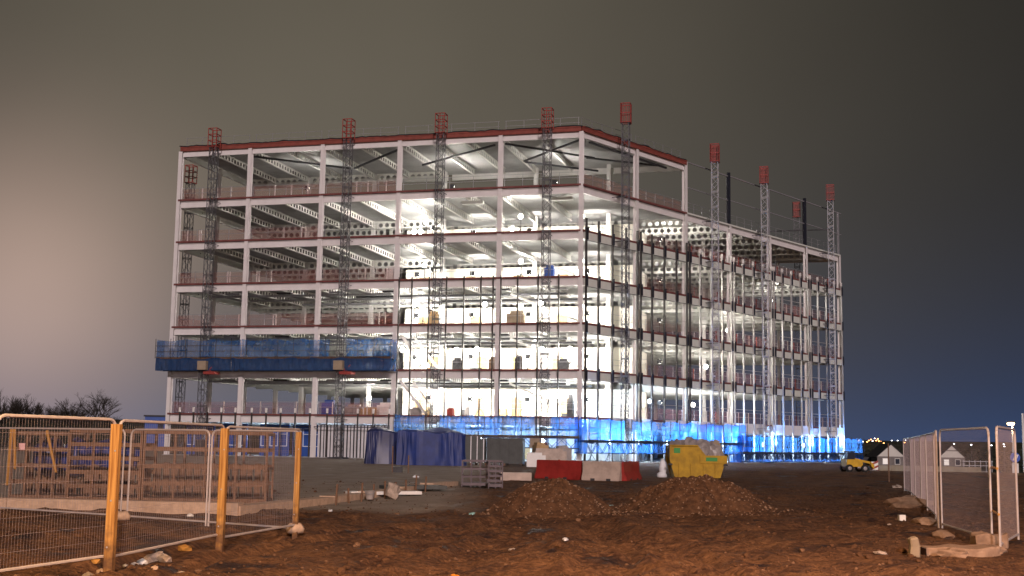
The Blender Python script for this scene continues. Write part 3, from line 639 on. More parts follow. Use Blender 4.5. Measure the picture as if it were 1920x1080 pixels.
def platform(name_label, along, s0, s1, off, depth, zb, zd, zt, mt_up, mt_low, gaps=(), motors=(), ends=True, truss=True, seed=0, skirt=True):
    """along 'x': runs on the front face (y=-off); 'y': runs on the right face (x=+off)."""
    o = thing('work_platform', name_label, 'work platform', bw(0, 0, 0), -YAW - (DL if along == 'y' else 0), 'mast climber work platforms')
    def P(s, d, z): return (s, -off - d, z) if along == 'x' else (off + d, s, z)
    m = MB(); a, b = P(s0, 0, 0), P(s1, depth, 0); m.box(min(a[0], b[0]), min(a[1], b[1]), zd - .12, max(a[0], b[0]), max(a[1], b[1]), zd); m.build('deck', M['rust'] if along == 'x' else M['dark'], o)
    n = max(2, int((s1 - s0) / 1.5)); L = s1 - s0
    if truss:
        t = MB()
        for d in (.02, depth - .02):
            for z in (zb + .05, zd - .16): t.tube(P(s0, d, z), P(s1, d, z), .05, n=4)
            for q in range(n):
                u0, u1 = s0 + L * q / n, s0 + L * (q + 1) / n; um = (u0 + u1) / 2
                t.tube(P(u0, d, zd - .2), P(um, d, zb + .05), .03, n=4); t.tube(P(um, d, zb + .05), P(u1, d, zd - .2), .03, n=4)
        t.build('truss', M['dark'], o)
    r = MB()
    for q in range(n + 1): u = s0 + L * q / n; r.tube(P(u, depth + .22, zd - .1), P(u, depth + .22, zt + .05), .028, n=4)
    for z in (zd + .02, zd + .55, zd + 1.05): r.tube(P(s0, depth + .22, z), P(s1, depth + .22, z), .028, n=4)
    r.build('handrail', M['dark'], o)
    cuts = [s0] + [c for g in gaps for c in g] + [s1]
    for q in range(0, len(cuts), 2):
        c0, c1 = cuts[q], cuts[q + 1]; k = max(1, int((c1 - c0) / 6.)) ; e = (c1 - c0) / k
        for w in range(k):
            A, B = P(c0 + e * w + .02, depth + .06, 0), P(c0 + e * (w + 1) - .02, depth + .06, 0)
            net_sheet(A[:2], B[:2], zd + .02, zt, mt_up[(q + w) % len(mt_up)], 40, .14 if along == 'x' else .055, seed + q + w).build('netting', mt_up[(q + w) % len(mt_up)], o, sm=True)
    if skirt:
        k = max(1, int(L / 6)); e = L / k
        for w in range(k):
            A, B = P(s0 + e * w, depth + .10, 0), P(s0 + e * (w + 1), depth + .10, 0)
            net_sheet(A[:2], B[:2], zb, zd - .02, mt_low, 40, .16, seed + 50 + w, rows=5).build('skirt_netting', mt_low, o, sm=True)
    if ends:
        for s in (s0, s1):
            A, B = P(s, 0, 0), P(s, depth + .05, 0); net_sheet(A[:2], B[:2], zb, zt, mt_up[0], 6, .05, seed).build('end_netting', mt_up[0], o, sm=True)
    for s in motors:
        A = P(s, depth * .5, 0); h = MB(); h.box(A[0] - .5, A[1] - .8, zb - .32, A[0] + .6, A[1] + .3, zb - .08); h.tube((A[0] - .4, A[1] - .7, zb - .35), (A[0] + .5, A[1] - .7, zb + .5), .05); h.tube((A[0] + .5, A[1] - .7, zb - .35), (A[0] - .4, A[1] - .7, zb + .5), .05); h.build('motor_base', M['redp'], o)
        A = P(s - .8, depth + .3, 0); h = MB(); h.box(A[0] - .1, A[1] - .25, zb + .05, A[0] + .75, A[1] + .25, zb + .85); h.build('motor_box', M['hoard'], o)
    return o
platform('long raised platform wrapped in dark blue net at the left of the front face', 'x', -39.2, -16.35, .5, 1.3, 7.65, 8.85, 10.5, [M['netb'], M['netb']], M['netd'], gaps=((-22.1, -20.5),), motors=(-33.8, -20.6), seed=1)
platform('low mast climber platform with dull blue net along the right end of the front face', 'x', -15.85, .35, .5, 1.3, 1.15, 2.2, 3.9, [M['netb'], M['netb']], M['netf'], gaps=((-13.1, -11.8), (-3.4, -2.1)), motors=(-2.8,), seed=2)
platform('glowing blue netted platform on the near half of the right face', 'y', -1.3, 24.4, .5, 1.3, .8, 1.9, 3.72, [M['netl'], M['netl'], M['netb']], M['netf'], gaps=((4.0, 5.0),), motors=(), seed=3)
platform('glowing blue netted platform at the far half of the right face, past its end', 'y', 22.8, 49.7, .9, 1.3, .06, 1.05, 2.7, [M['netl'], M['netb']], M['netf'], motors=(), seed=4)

# ------------------------------------------------------------------ soil mounds with stones
def rock(m, c, r, seed): m.ico(c, (r * random.Random(seed).uniform(.8, 1.4), r, r * .75), seed, 1, .22, 1)
for q, (mx, my, rx, ry, h) in enumerate(MOUNDS):
    m = MB(); nr, na = 54, 150; g = []
    for i in range(nr + 1):
        t = i / nr; row = []
        for j in range(na):
            a = 2 * PI * j / na; w = 1 + .22 * noise.noise(Vector((math.cos(a) * 1.6, math.sin(a) * 1.6, q * 7 + 2))) + .06 * noise.noise(Vector((math.cos(a) * 6, math.sin(a) * 6, q))); rr = t * w
            x, y = mx + rx * rr * math.cos(a), my + ry * rr * math.sin(a)
            zz = h * (.5 + .5 * math.cos(PI * min(1, t))) ** .60 * (1 - .06 * math.exp(-(t * 3.2) ** 2)) + .11 * noise.fractal(Vector((x * 1.9, y * 1.9, q + 3)), 1, 2, 4) * (1 - t ** 4) + .06 * noise.fractal(Vector((x * 7, y * 7, q)), 1, 2.2, 4) * (1 - t ** 4)
            row.append((x - mx, y - my, zz - .06 * (t > .97) - .05 * t))
        g.append(row)
    k = 0
    for i in range(nr):
        for j in range(na): j2 = (j + 1) % na; m.quad(g[i][j], g[i][j2], g[i+1][j2], g[i+1][j])
    o = thing('soil_mound', ['smaller brown soil heap in front of the red barrier', 'larger stony soil heap in front of the yellow skip'][q], 'soil heap', (mx, my, gbase(mx, my)), 0, 'heaps of excavated soil')
    m.build('heap', M['soil'], o, sm=True)
    from mathutils.bvhtree import BVHTree
    bv = BVHTree.FromPolygons([Vector(v) for v in m.v], m.f); lots = [MB(), MB()]; rd = random.Random(q + 5)
    for j in range(1500 if q else 1000):
        a = rd.uniform(PI * .9, PI * 2.1); t = rd.uniform(.03, 1.0) ** .7 * (1.15 if rd.random() < .85 else 1.5); x, y = rx * t * math.cos(a), ry * t * math.sin(a)
        hit = bv.ray_cast(Vector((x, y, 5)), Vector((0, 0, -1)))[0]; z = hit.z if hit else ground_z(mx + x, my + y) - gbase(mx, my)
        r = rd.uniform(.008, .028) * (2.0 if rd.random() < .05 else 1)
        lots[rd.random() < .62].ico((x, y, z + r * .3), r, j, .8, .32, 1)
    setk(lots[0].build('heap_stones', M['palestone'], o), 'stuff'); setk(lots[1].build('heap_clods', M['soil'], o), 'stuff')
# clods and gravel strewn over the clay
s = MB(); s2 = MB(); rd = random.Random(11)
for j in range(5200):
    y = 13.5 + 36 * rd.random() ** 1.6; x = rd.uniform(-.45, .47) * y
    if x < -.22 * y and y > 19: continue
    r = rd.uniform(.010, .032) * (1 + (rd.random() < .08) * 1.2)
    (s if rd.random() < .15 else s2).ico((x, y, ground_z(x, y) + r * .3), r, j, .7, .3, 1)
setk(s.build('gravel', M['gravel']), 'stuff'); setk(s2.build('mud_clods', M['soil']), 'stuff')
s = MB(); rd = random.Random(12)                                        # broken edge on the right
for j in range(300):
    t = rd.random() ** 1.3; y = 17.5 + 35 * t; xc = 6.1 + (y - 18.8) * .172 + rd.gauss(0, .28 + .010 * y); r = rd.uniform(.010, .032) * (1 + (rd.random() < .08) * 1.0)
    s.ico((xc, y, ground_z(xc, y) + r * .3), r, j, .7, .3, 1)
setk(s.build('rubble', M['soil']), 'stuff')

rd = random.Random(31)
for px, py, r, mt, lab in ((1143, 942, .16, 'cyan', 'crumpled pale cyan plastic scrap between the two soil heaps'), (885, 953, .07, 'cyan', 'small cyan scrap on the mud left of the smaller heap'), (1060, 1006, .05, 'wbag', 'small white scrap on the mud below the heaps'), (960, 1010, .05, 'stone', 'tiny pale chip on the mud in the middle'), (780, 895, .10, 'wbag', 'white scrap on the yard near the grey stillage'), (620, 945, .06, 'wbag', 'white scrap on the mud below the kerb strip')):
    d = ray(px, py); t = -EYE / d.z; p = d * t; z = ground_z(p.x, p.y); m = MB(); m.ico((0, 0, r * .3), (r * 1.3, r, r * .6), int(px), 1, .4, 2)
    tag(m.build('plastic_scrap', M[mt], None, (p.x, p.y, z), px), lab, 'scrap', 'scraps on the mud')

# ------------------------------------------------------------------ mesh site fencing
def fence_panel(p0, p1, z0, z1, label, top=2.0, lift=.12, mt='fencegalv', grp='mesh fence panels', arc=True, step=.06, q=.0016):
    """p0,p1 ground points; panel stands between them."""
    P0, P1 = Vector((p0[0], p0[1], z0)), Vector((p1[0], p1[1], z1)); d = P1 - P0; L = Vector((d.x, d.y, 0)).length; rz = math.atan2(d.y, d.x); dz = (z1 - z0) / L
    o = thing('mesh_fence_panel', label, 'fence panel', P0, rz, grp)
    sh = lambda x, z: (x, 0, z + dz * x)
    f = MB(); c = .14; r = .021
    f.path([sh(.04, 0), sh(.04, top - c)] + [sh(.04 + c - c * math.cos(a), top - c + c * math.sin(a)) for a in (PI/6, PI/3, PI/2)] + [sh(L - .04 - c + c * math.sin(a), top - c + c * math.cos(a)) for a in (0, PI/6, PI/3, PI/2)] + [sh(L - .04, 0)], r, 6)
    f.tube(sh(.04, lift), sh(L - .04, lift), r, n=6)
    f.build('frame', M[mt], o)
    w = MB()
    n = int((L - .1) / step)
    for i in range(1, n):
        x = .05 + (L - .1) * i / n; a, b = sh(x - q, lift), sh(x + q, top - .02); w.quad((x - q, 0, a[2]), (x + q, 0, a[2]), (x + q, 0, b[2]), (x - q, 0, b[2])); w.quad((x, -q, a[2]), (x, q, a[2]), (x, q, b[2]), (x, -q, b[2]))
    for i in range(1, 9):
        z = lift + (top - lift) * i / 9; w.tube(sh(.05, z), sh(L - .05, z), .0016, n=3, caps=False)
    setk(w.build('mesh', M['wire'], o), 'stuff')
    return o
gl = lambda p: gbase(p[0], p[1])
P1, P2, P3 = (-5.24, 16.55), (-4.77, 20.75), (-4.08, 24.3)
Pn = (-5.92, 14.2); R1 = (-8.36, 27.3); R0 = (-13.2, 30.4)
fence_panel(Pn, P1, gl(Pn), gl(P1), 'nearest steel mesh panel at the far left edge, left of the first timber post', top=2.06, lift=.28, step=.055, q=.0013)
fence_panel(P1, P2, gl(P1), gl(P2), 'long steel mesh panel between the first and second timber posts', top=2.05, lift=.26, step=.07, q=.0012)
fence_panel(P2, P3, gl(P2), gl(P3), 'steel mesh panel between the second and third timber posts', top=2.03, lift=.2, step=.07, q=.0012)
mid = ((P3[0] + R1[0]) / 2, (P3[1] + R1[1]) / 2)
fence_panel(P3, mid, gl(P3), gl(mid), 'rear mesh panel joining the third timber post', lift=.12)
fence_panel(mid, R1, gl(mid), gl(R1), 'rear mesh panel in front of the long rusty stillage', lift=.12)
fence_panel((R1[0] - .12, R1[1] + .1), R0, gl(R1), gl(R0), 'rear mesh panel running off the left edge in front of the timber stacks', lift=.12)
def timber_post(p, w, h, label, rz=.15, z=None):
    z = gl(p) if z is None else z
    o = thing('timber_post', label, 'timber post', (p[0], p[1], z - .1), rz, 'timber fence posts')
    m = MB(); m.box(-w/2, -w/2, 0, w/2, w/2, h + .1); pm = m.mesh('post', M['post'])
    bm = bmesh.new(); bm.from_mesh(pm); bmesh.ops.bevel(bm, geom=bm.edges[:], offset=.006, segments=1, affect='EDGES'); bm.to_mesh(pm); bm.free(); put(pm, 'post', o)
    k = MB()
    for q, zz in enumerate((.5, 1.1, 1.75)): k.lathe((-.02 + .02 * q, -w/2 - .004, zz), [(.012, 0), (.012, .006)], 8, 'y')
    k.build('bolt', M['galv'], o); return o
timber_post((P1[0] + .03, P1[1] - .14), .118, 2.0, 'tallest, nearest orange-lit square timber post in the left fence', -.08)
timber_post((P2[0] + .03, P2[1] - .14), .12, 2.0, 'middle orange-lit square timber post of the left fence', -.08)
timber_post((P3[0] - .03, P3[1] - .16), .105, 1.98, 'farthest timber post of the left fence, beside the corner of the rear mesh panel', -.08)
for p, z, lab in ((R1, 0, 'concrete foot block under the rear mesh panel joint'), (P3, 0, 'rounded concrete foot block under the third timber post')):
    m = MB(); m.ico((0, 0, .12), (.17, .15, .12), 4, 1, .22, 2); tag(m.build('concrete_block', M['conc'], None, (p[0] - .05, p[1] - .12, gl(p)), sm=True), lab, 'foot block', 'fence foot blocks')
# right fence line
Q = [(8.85, 25.5), (8.33, 21.5)]
fence_panel(Q[0], Q[1], gl(Q[0]) + .01, gl(Q[1]), 'wide mesh panel facing the camera on the right, left of the doubled uprights', lift=.1, step=.07, q=.0010)
fence_panel((7.98, 20.3), (9.35, 22.9), gl(Q[1]), gl(Q[1]), 'mesh panel at the right edge, right of the doubled uprights', lift=.1, step=.06, q=.0011)
for z, w_ in ((1.32, 'upper'), (.58, 'lower')):
    a, b = Vector((8.33, 21.45, z)), Vector((7.98, 20.3, z)); tag(MB().tube(a, b, .022, n=6).build('fence_coupler', M['wood']), f'{w_} yellowish coupler joining the doubled uprights of the right fence', 'coupler')
pts = [(8.82, 25.6), (10.0, 29.2), (11.05, 32.9), (12.1, 36.5), (13.1, 40.1), (14.1, 43.6), (15.0, 47.2)]
for j, (a, b) in enumerate(zip(pts, pts[1:])):
    fence_panel(a, b, gl(a), gl(b), ['first', 'second', 'third', 'fourth', 'fifth', 'farthest'][j] + ' mesh panel of the receding right hand fence, counted from the camera', lift=.1, step=.07, q=.0012)
for p, h, lab in (((18.4, 60.2), 1.85, 'thin dark stake standing alone in front of the white gabled house'), ((19.9, 61.3), 1.75, 'thin dark stake just left of the receding mesh fence')):
    z = ground_z(*p); tag(MB().tube((0, 0, -.1), (0, 0, h), .035, .03, n=6).build('fence_stake', M['woodd'], None, (p[0], p[1], z)), lab, 'stake')
m = MB(); m.box(-.12, -.01, 0, .12, .01, .10)
tag(MB().box(-.07, -.07, 0, .07, .07, .13).build('white_block', M['white'], None, (8.95, 28.4, ground_z(8.95, 28.4))), 'small white cube lying on the path inside the right fence', 'block')

# ------------------------------------------------------------------ kerb, stakes and debris left of centre
def kerb(a, b, w, h, nm='kerb'):
    A, B = Vector(a), Vector(b); d = B - A; L = d.length; n = max(1, round(L / 3.0)); rz = math.atan2(d.y, d.x)
    for i in range(n):
        c = A + d * (i / n); z = min(gbase(c.x, c.y), gbase(c.x + d.x / n, c.y + d.y / n))
        m = MB(); m.box(.006, 0, -.1, L / n - .006, w, h); setk(m.build(nm, M['conc'], None, (c.x, c.y, z), rz), 'structure')
kerb((-15.5, 31.5), (-6.6, 30.45), .45, .27); kerb((-6.55, 30.5), (-1.9, 46.8), .5, .20)
rd = random.Random(2)
for j in range(9):
    t = .28 + .055 * j; x, y = -6.5 + 4.6 * t + .35, 30.5 + 16.3 * t
    MBs = MB().tube((0, 0, -.05), (rd.uniform(-.03, .03), 0, rd.uniform(.42, .6)), .03, n=5)
    tag(MBs.build('steel_stake', M['rust'], None, (x, y, gbase(x, y))), f'short rusty stake on the concrete kerb strip, {["first", "second", "third", "fourth", "fifth", "sixth", "seventh", "eighth", "last"][j]} from the third timber post', 'stake', 'stakes along the kerb strip')
def slab(name, px, py, Y, sx, sy, sz, mt, rz, label, cat, lift=0):
    p = at(px, py, Y); m = MB(); m.box(-sx/2, -sy/2, 0, sx/2, sy/2, sz); return tag(m.build(name, mt, None, (p.x, p.y, ground_z(p.x, p.y) + lift), rz), label, cat)
slab('timber_board', 720, 918, 69, 2.4, .5, .10, M['white'], .5, 'pale board lying across the kerb strip', 'board', .08)
slab('timber_board', 775, 908, 75, 2.2, .8, .12, M['grey'], .35, 'dark sheet lying flat beyond the pale board', 'board', .06)
o = thing('rubble_bucket', 'small white bucket on the kerb strip beside the pale board', 'bucket', (-4.15, 37.2, -.12)); MB().lathe((0, 0, 0), [(.11, 0), (.15, .26), (.16, .26)], 14).build('pail', M['bag'], o); MB().path([(-.15, 0, .25), (-.12, -.1, .18), (0, -.17, .15), (.12, -.1, .18), (.15, 0, .25)], .01).build('handle', M['galv'], o)
tag(MB().ico((0, 0, .22), (.22, .2, .26), 8, 1, .25, 2).build('stone_lump', M['stone'], None, (-3.55, 38.0, -.12)), 'upright pinkish lump of stone on the kerb strip', 'stone')
for px, py, Y, lab in ((735, 880, 112, 'taller thin peg of the survey profile on the yard'), (765, 885, 112, 'shorter thin peg of the survey profile on the yard')):
    p = at(px, 905, Y); h = 1.35 if px == 735 else .9
    tag(MB().box(-.03, -.03, 0, .03, .03, h).build('survey_peg', M['woodd'], None, (p.x, p.y, ground_z(p.x, p.y))), lab, 'survey peg', 'survey pegs on the yard')
p = at(745, 893, 113); tag(MB().box(-.25, -.15, 0, .25, .15, .3).build('dark_box', M['dark'], None, (p.x, p.y, ground_z(p.x, p.y))), 'small dark box on the yard below the survey pegs', 'box')

# ------------------------------------------------------------------ rusty stillages behind the left fence
def stillage(px, Y, w, d, h, nv, nh, label, mt='rust', rz=0., slats=True):
    p = at(px, 900, Y); o = thing('stillage', label, 'stillage', (p.x, p.y, gbase(p.x, p.y)), rz, 'stillages in the yard')
    th = .6 if mt == 'rackgrey' else 1.
    def rail(x0, y0, z0, x1, y1, z1, nm): MB().box(x0, y0, z0, x1, y1, z1).build(nm, M[mt], o)
    for y in (0, d):
        for i in range(nv + 1): x = w * i / nv; rail(x - .03 * th, y - .03, 0, x + .03 * th, y + .03, h, 'upright')
        for j in range(nh + 1):
            z = .1 + (h - .12) * j / nh; rail(.03, y - .05, z - .055 * th, w - .03, y - .031, z + .055 * th, 'rail')
    for x in (0, w):
        for z in (.12, h * .5, h - .06): rail(x - .02, .03, z - .03, x + .02, d - .03, z + .03, 'side_rail')
    MB().box(0, .03, .13, w, d - .03, .17).build('tray', M[mt], o)
    if slats:
        n = int(w / .21)
        for i in range(n):
            x = .06 + i * (w - .12) / n; t2 = h * (.50 + .03 * ((i * 5) % 3)); MB().box(x, d - .12, .18, x + .155 + .02 * ((i * 7) % 3), d - .09, t2).build('slat', M['woodd'], o)
    return o
stillage(128, 60., 2.0, 1.2, 2.0, 3, 5, 'wide rusty stillage behind the first timber post, with boards in its lower half', rz=-.05)
stillage(268, 60., 3.35, 1.3, 2.0, 4, 4, 'longest rusty stillage, empty on top, behind the second timber post', rz=.05)
stillage(20, 61., 1.6, 1.1, 1.9, 4, 4, 'dark timber stack frame near the left edge holding a pink notice', 'woodd', rz=-.04)
p = at(41, 837, 60.8); tag(MB().box(-.09, -.01, 0, .09, .01, .19).build('pink_notice', M['pink'], None, (p.x, p.y, p.z - .1)), 'small pink notice fixed to the dark timber stack', 'notice')
for (a, b, lab) in (((88, 808), (105, 886), 'pale pole leaning on the timber stack, slanting down to the right'), ((22, 802), (13, 910), 'pale pole leaning near the left edge'), ((27, 802), (28, 880), 'thin pole upright near the left edge')):
    A, B = at(*a, 60.4), at(*b, 59.6); tag(MB().tube(A, B, .045, .035, n=6).build('leaning_pole', M['wood'], None), lab, 'pole')
for px, w, c, lab in ((60, 1.0, 'tarpd', 'dark wrapped bundle standing behind the timber stack'), (112, .9, 'tarp', 'blue wrapped bundle between the timber stack and the stillage'), (150, 1.8, 'tarp', 'blue wrapped load inside the wide rusty stillage')):
    p = at(px, 870, 62.5); m = MB(); m.ico((0, 0, 0), (w/2, .45, .58), px, 1, .10, 2); tag(m.build('wrapped_bundle', M[c], None, (p.x + w/2, p.y, 1.0), sm=True), lab, 'bundle', 'wrapped bundles behind the left fence')
# grey stillage in the middle yard
o = stillage(866, 80., 1.0, .9, .98, 3, 3, 'small grey stillage standing left of the smaller soil heap', 'rackgrey', rz=0, slats=False)
o2 = stillage(916, 78.5, .5, .9, 1.0, 2, 5, 'narrow pale stillage set end on beside the small grey one', 'rackgrey', rz=.1, slats=False)

# ------------------------------------------------------------------ tarpaulin covered stacks
def drape(name, label, px, Y, w, d, h, mt, seed, rz=0):
    p = at(px, 870, Y); m = MB(); n = 170; rows = 18; g = []
    for j in range(rows + 1):
        t = j / rows; r_ = []
        for i in range(n):
            a = 2 * PI * i / n; ca, sa = math.cos(a), math.sin(a); e = .42
            bx, by = math.copysign(abs(ca) ** e, ca), math.copysign(abs(sa) ** e, sa)
            fold = .15 * (1 - t) ** .7 * noise.noise(Vector((a * 3.6, t * .8, seed))) + .075 * noise.noise(Vector((a * 9, t * 1.2, seed + 3)))
            if t < .8: k = 1.0 + fold + .03 * (1 - t / .8); z = h * t / .8 * .93
            else: u = (t - .8) / .2; k = (1 - u) * (1 + fold * .3); z = h * (.93 + .07 * math.sin(u * PI / 2))
            x, y = bx * w/2 * k, by * d/2 * k
            z += (.34 * noise.noise(Vector((x * .7, y * .7, seed + 8))) + .05 * noise.noise(Vector((x * 2.5, y * 2.5, seed)))) * smooth(t)
            r_.append((x, y, max(z, 0.)))
        g.append(r_)
    for j in range(rows):
        for i in range(n): i2 = (i + 1) % n; m.quad(g[j][i], g[j][i2], g[j+1][i2], g[j+1][i])
    return tag(m.build(name, mt, None, (p.x, p.y, gbase(p.x, p.y)), rz, sm=True), label, 'covered stack', 'covered stacks in front of the building')
drape('tarpaulin_stack', 'navy tarpaulin covered stack, darker and left of its brighter blue neighbour', 722, 156, 2.7, 2.4, 2.5, M['tarpd'], 1, .1)
drape('tarpaulin_stack', 'wide bright blue tarpaulin covered stack with deep folds at its right end', 809, 151, 4.5, 2.6, 2.5, M['tarp'], 5, -.08)
def crate(px, Y, w, d, h, mt, label, nb=5, rz=0.):
    p = at(px, 870, Y); o = thing('wrapped_crate', label, 'crate', (p.x, p.y, gbase(p.x, p.y)), rz, 'wrapped crates in front of the building')
    MB().box(-w/2, -d/2, .16, w/2, d/2, h).build('load', M[mt], o)
    for i in range(nb): x = -w/2 + w * (i + .5) / nb; MB().box(x - .03, -d/2 - .03, .16, x + .03, -d/2 - .003, h + .02).build('strap', M['galv' if mt == 'grate' else 'grey'], o)
    for i in range(3): x = -w/2 + w * i / 2; MB().box(x - .07, -d/2, 0, x + .07, d/2, .155).build('skid', M['woodd'], o)
crate(883, 157, 1.35, 1.6, 2.05, 'grate', 'black wrapped crate right beside the blue tarpaulin', 3)
crate(902, 158, .7, 1.2, 1.9, 'grate', 'narrow black crate between the black and the grey crates', 2)
crate(948, 156, 2.6, 1.5, 1.95, 'grey', 'wide dark grey wrapped crate right of the black crates', 4, -.12)
p = at(913, 850, 155); 
for j, (px, w, h, mt, lab) in enumerate(((1005, 1.3, .8, 'white', 'low cream pallet box right of the grey crate'), (1032, 2.2, 1.1, 'barw', 'pinkish block of boards behind the red barrier'), (1058, 1.0, 1.3, 'bag', 'pale wrapped sack behind the red barrier, left of the corner column'), (1015, .9, 1.5, 'ply', 'small ply box on top of the pallet row'))):
    p = at(px, 872, 150); m = MB(); m.box(-w/2, -.5, 0, w/2, .5, h); m.box(-w/2 + .05, -.45, h + .003, w/2 - .25, .3, h + .18)
    tag(m.build('site_box', M[mt], None, (p.x, p.y + j, 0), .1 * j), lab, 'box')

# ------------------------------------------------------------------ water barriers
def barrier(a, b, mt, label, h=.92):
    A, B = Vector(a), Vector(b); d = B - A; L = d.length; rz = math.atan2(d.y, d.x); o = thing('water_barrier', label, 'barrier', (A.x, A.y, gbase(A.x, A.y)), rz, 'plastic road barriers')
    prof = [(-.22, .0), (-.22, .14), (-.10, .40), (-.075, h), (.075, h), (.10, .40), (.22, .14), (.22, 0)]
    m = MB(); m.poly([(.02, y, z) for y, z in prof], (L - .04, 0, 0)); me = m.mesh('body', M[mt])
    bm = bmesh.new(); bm.from_mesh(me); bmesh.ops.bevel(bm, geom=bm.edges[:], offset=.018, segments=2, affect='EDGES'); bm.to_mesh(me); bm.free(); put(me, 'body', o)
    for t in (.25, .66): MB().box(L * t, -.235, .0, L * t + .2, -.218, .10).build('fork_slot', M['dark'], o)
    MB().lathe((L * .5, 0, h - .002), [(.05, 0), (.05, .03)], 10).build('filler_cap', M[mt], o); return o
barrier((1.30, 57.9), (3.28, 56.2), 'barr', 'long red plastic road barrier left of the white one', .86)
barrier((3.32, 56.0), (4.98, 55.2), 'barw', 'white plastic road barrier between two red ones', .86)
barrier((5.01, 55.3), (5.95, 57.6), 'barr', 'short red plastic road barrier right of the white one', .86)
tag(MB().box(0, 0, -.1, 1.35, .4, .36).build('concrete_block', M['barw'], None, (-.38, 53.2, 0), .08), 'low pale block half hidden behind the smaller soil heap', 'block')

# ------------------------------------------------------------------ yellow skip
def skip():
    Y = 112.; p = at(1304, 880, Y); o = thing('yellow_skip', 'yellow rubbish skip heaped with pale plastic sheeting', 'skip', (p.x, p.y, ground_z(p.x, p.y) - .08), .0)
    W, D = 3.0, 1.7
    def side(y, dy): 
        m = MB(); m.poly([(-1.15, y, 0), (1.10, y, 0), (1.42, y, .95), (1.46, y, 1.22), (.40, y, 1.22), (.02, y, 1.70), (-1.42, y, 1.70), (-1.44, y, 1.0)], (0, dy, 0)); return m
    side(-D/2, .05).build('side_panel', M['yellow'], o); side(D/2 - .05, .05).build('side_panel', M['yellow'], o)
    m = MB(); m.poly([(-1.15, -D/2 + .053, 0), (-1.15, D/2 - .053, 0), (-1.42, D/2 - .053, 1.7), (-1.42, -D/2 + .053, 1.7)], (.05, 0, 0)); m.build('end_panel', M['yellow'], o)
    m = MB(); m.poly([(1.05, -D/2 + .053, 0), (1.05, D/2 - .053, 0), (1.41, D/2 - .053, 1.22), (1.41, -D/2 + .053, 1.22)], (.05, 0, 0)); m.build('end_panel', M['yellow'], o)
    MB().box(-1.14, -D/2 + .053, 0, 1.04, D/2 - .053, .06).build('floor_plate', M['yellow'], o)
    MB().box(.10, -D/2 - .06, .82, 1.47, -D/2 - .003, 1.22).build('sign_plate', M['yellow'], o)
    MB().tube((-1.45, -D/2 - .03, 1.70), (.0, -D/2 - .03, 1.70), .045, n=6).build('rim', M['yellow'], o)
    for x in (-.95, -.35, .3, .9): MB().box(x - .04, -D/2 - .05, .08, x + .04, -D/2 - .003, .80).build('rib', M['yellow'], o)
    for s in (-1.43, 1.38):
        for z in (.75,): MB().tube((s - .08, -D/2 - .09, z), (s + .12, -D/2 - .09, z), .05, n=8).build('lifting_lug', M['dark'], o)
    g = MB().box(-1.22, -D/2 - .012, 1.32, -.90, -D/2 - .003, 1.58).build('sticker', M['green'], o)
    g = MB().box(.40, -D/2 - .072, .93, .98, -D/2 - .063, 1.12).build('sticker', M['green'], o)
    pz = o.location
    m = MB(); 
    for q, (x, y, z, rx, ry, rz_) in enumerate(((-.95, 0, 1.55, .48, .6, .46), (-.35, -.1, 1.62, .55, .6, .50), (.35, 0, 1.45, .6, .65, .58), (.85, .05, 1.35, .55, .6, .62), (1.15, 0, 1.1, .35, .6, .45), (.1, -.45, 1.35, .5, .35, .42))): m.ico((x, y, z), (rx, ry, rz_), 20 + q, 1, .13, 3)
    tag(m.build('plastic_sheeting', M['bag'], None, tuple(pz), sm=False), 'crumpled heap of pale plastic sheeting filling the yellow skip', 'rubbish')
    b = MB(); b.poly([(.62, -.3, 1.4), (.95, -.3, 2.06), (1.20, -.3, 1.95), (1.38, -.3, 1.25)], (0, .05, 0)); tag(b.build('card_sheet', M['hoard'], None, tuple(pz)), 'stiff brown board sticking up from the right of the skip', 'board')
    b = MB(); b.ico((0, 0, .55), (.20, .2, .50), 3, 1, .12, 2); b.ico((-.06, 0, .16), (.27, .25, .2), 4, 1, .1, 2)
    tag(b.build('plastic_sack', M['wbag'], None, (pz.x - 1.68, pz.y, pz.z), sm=True), 'white plastic sack standing left of the yellow skip', 'sack')
skip()

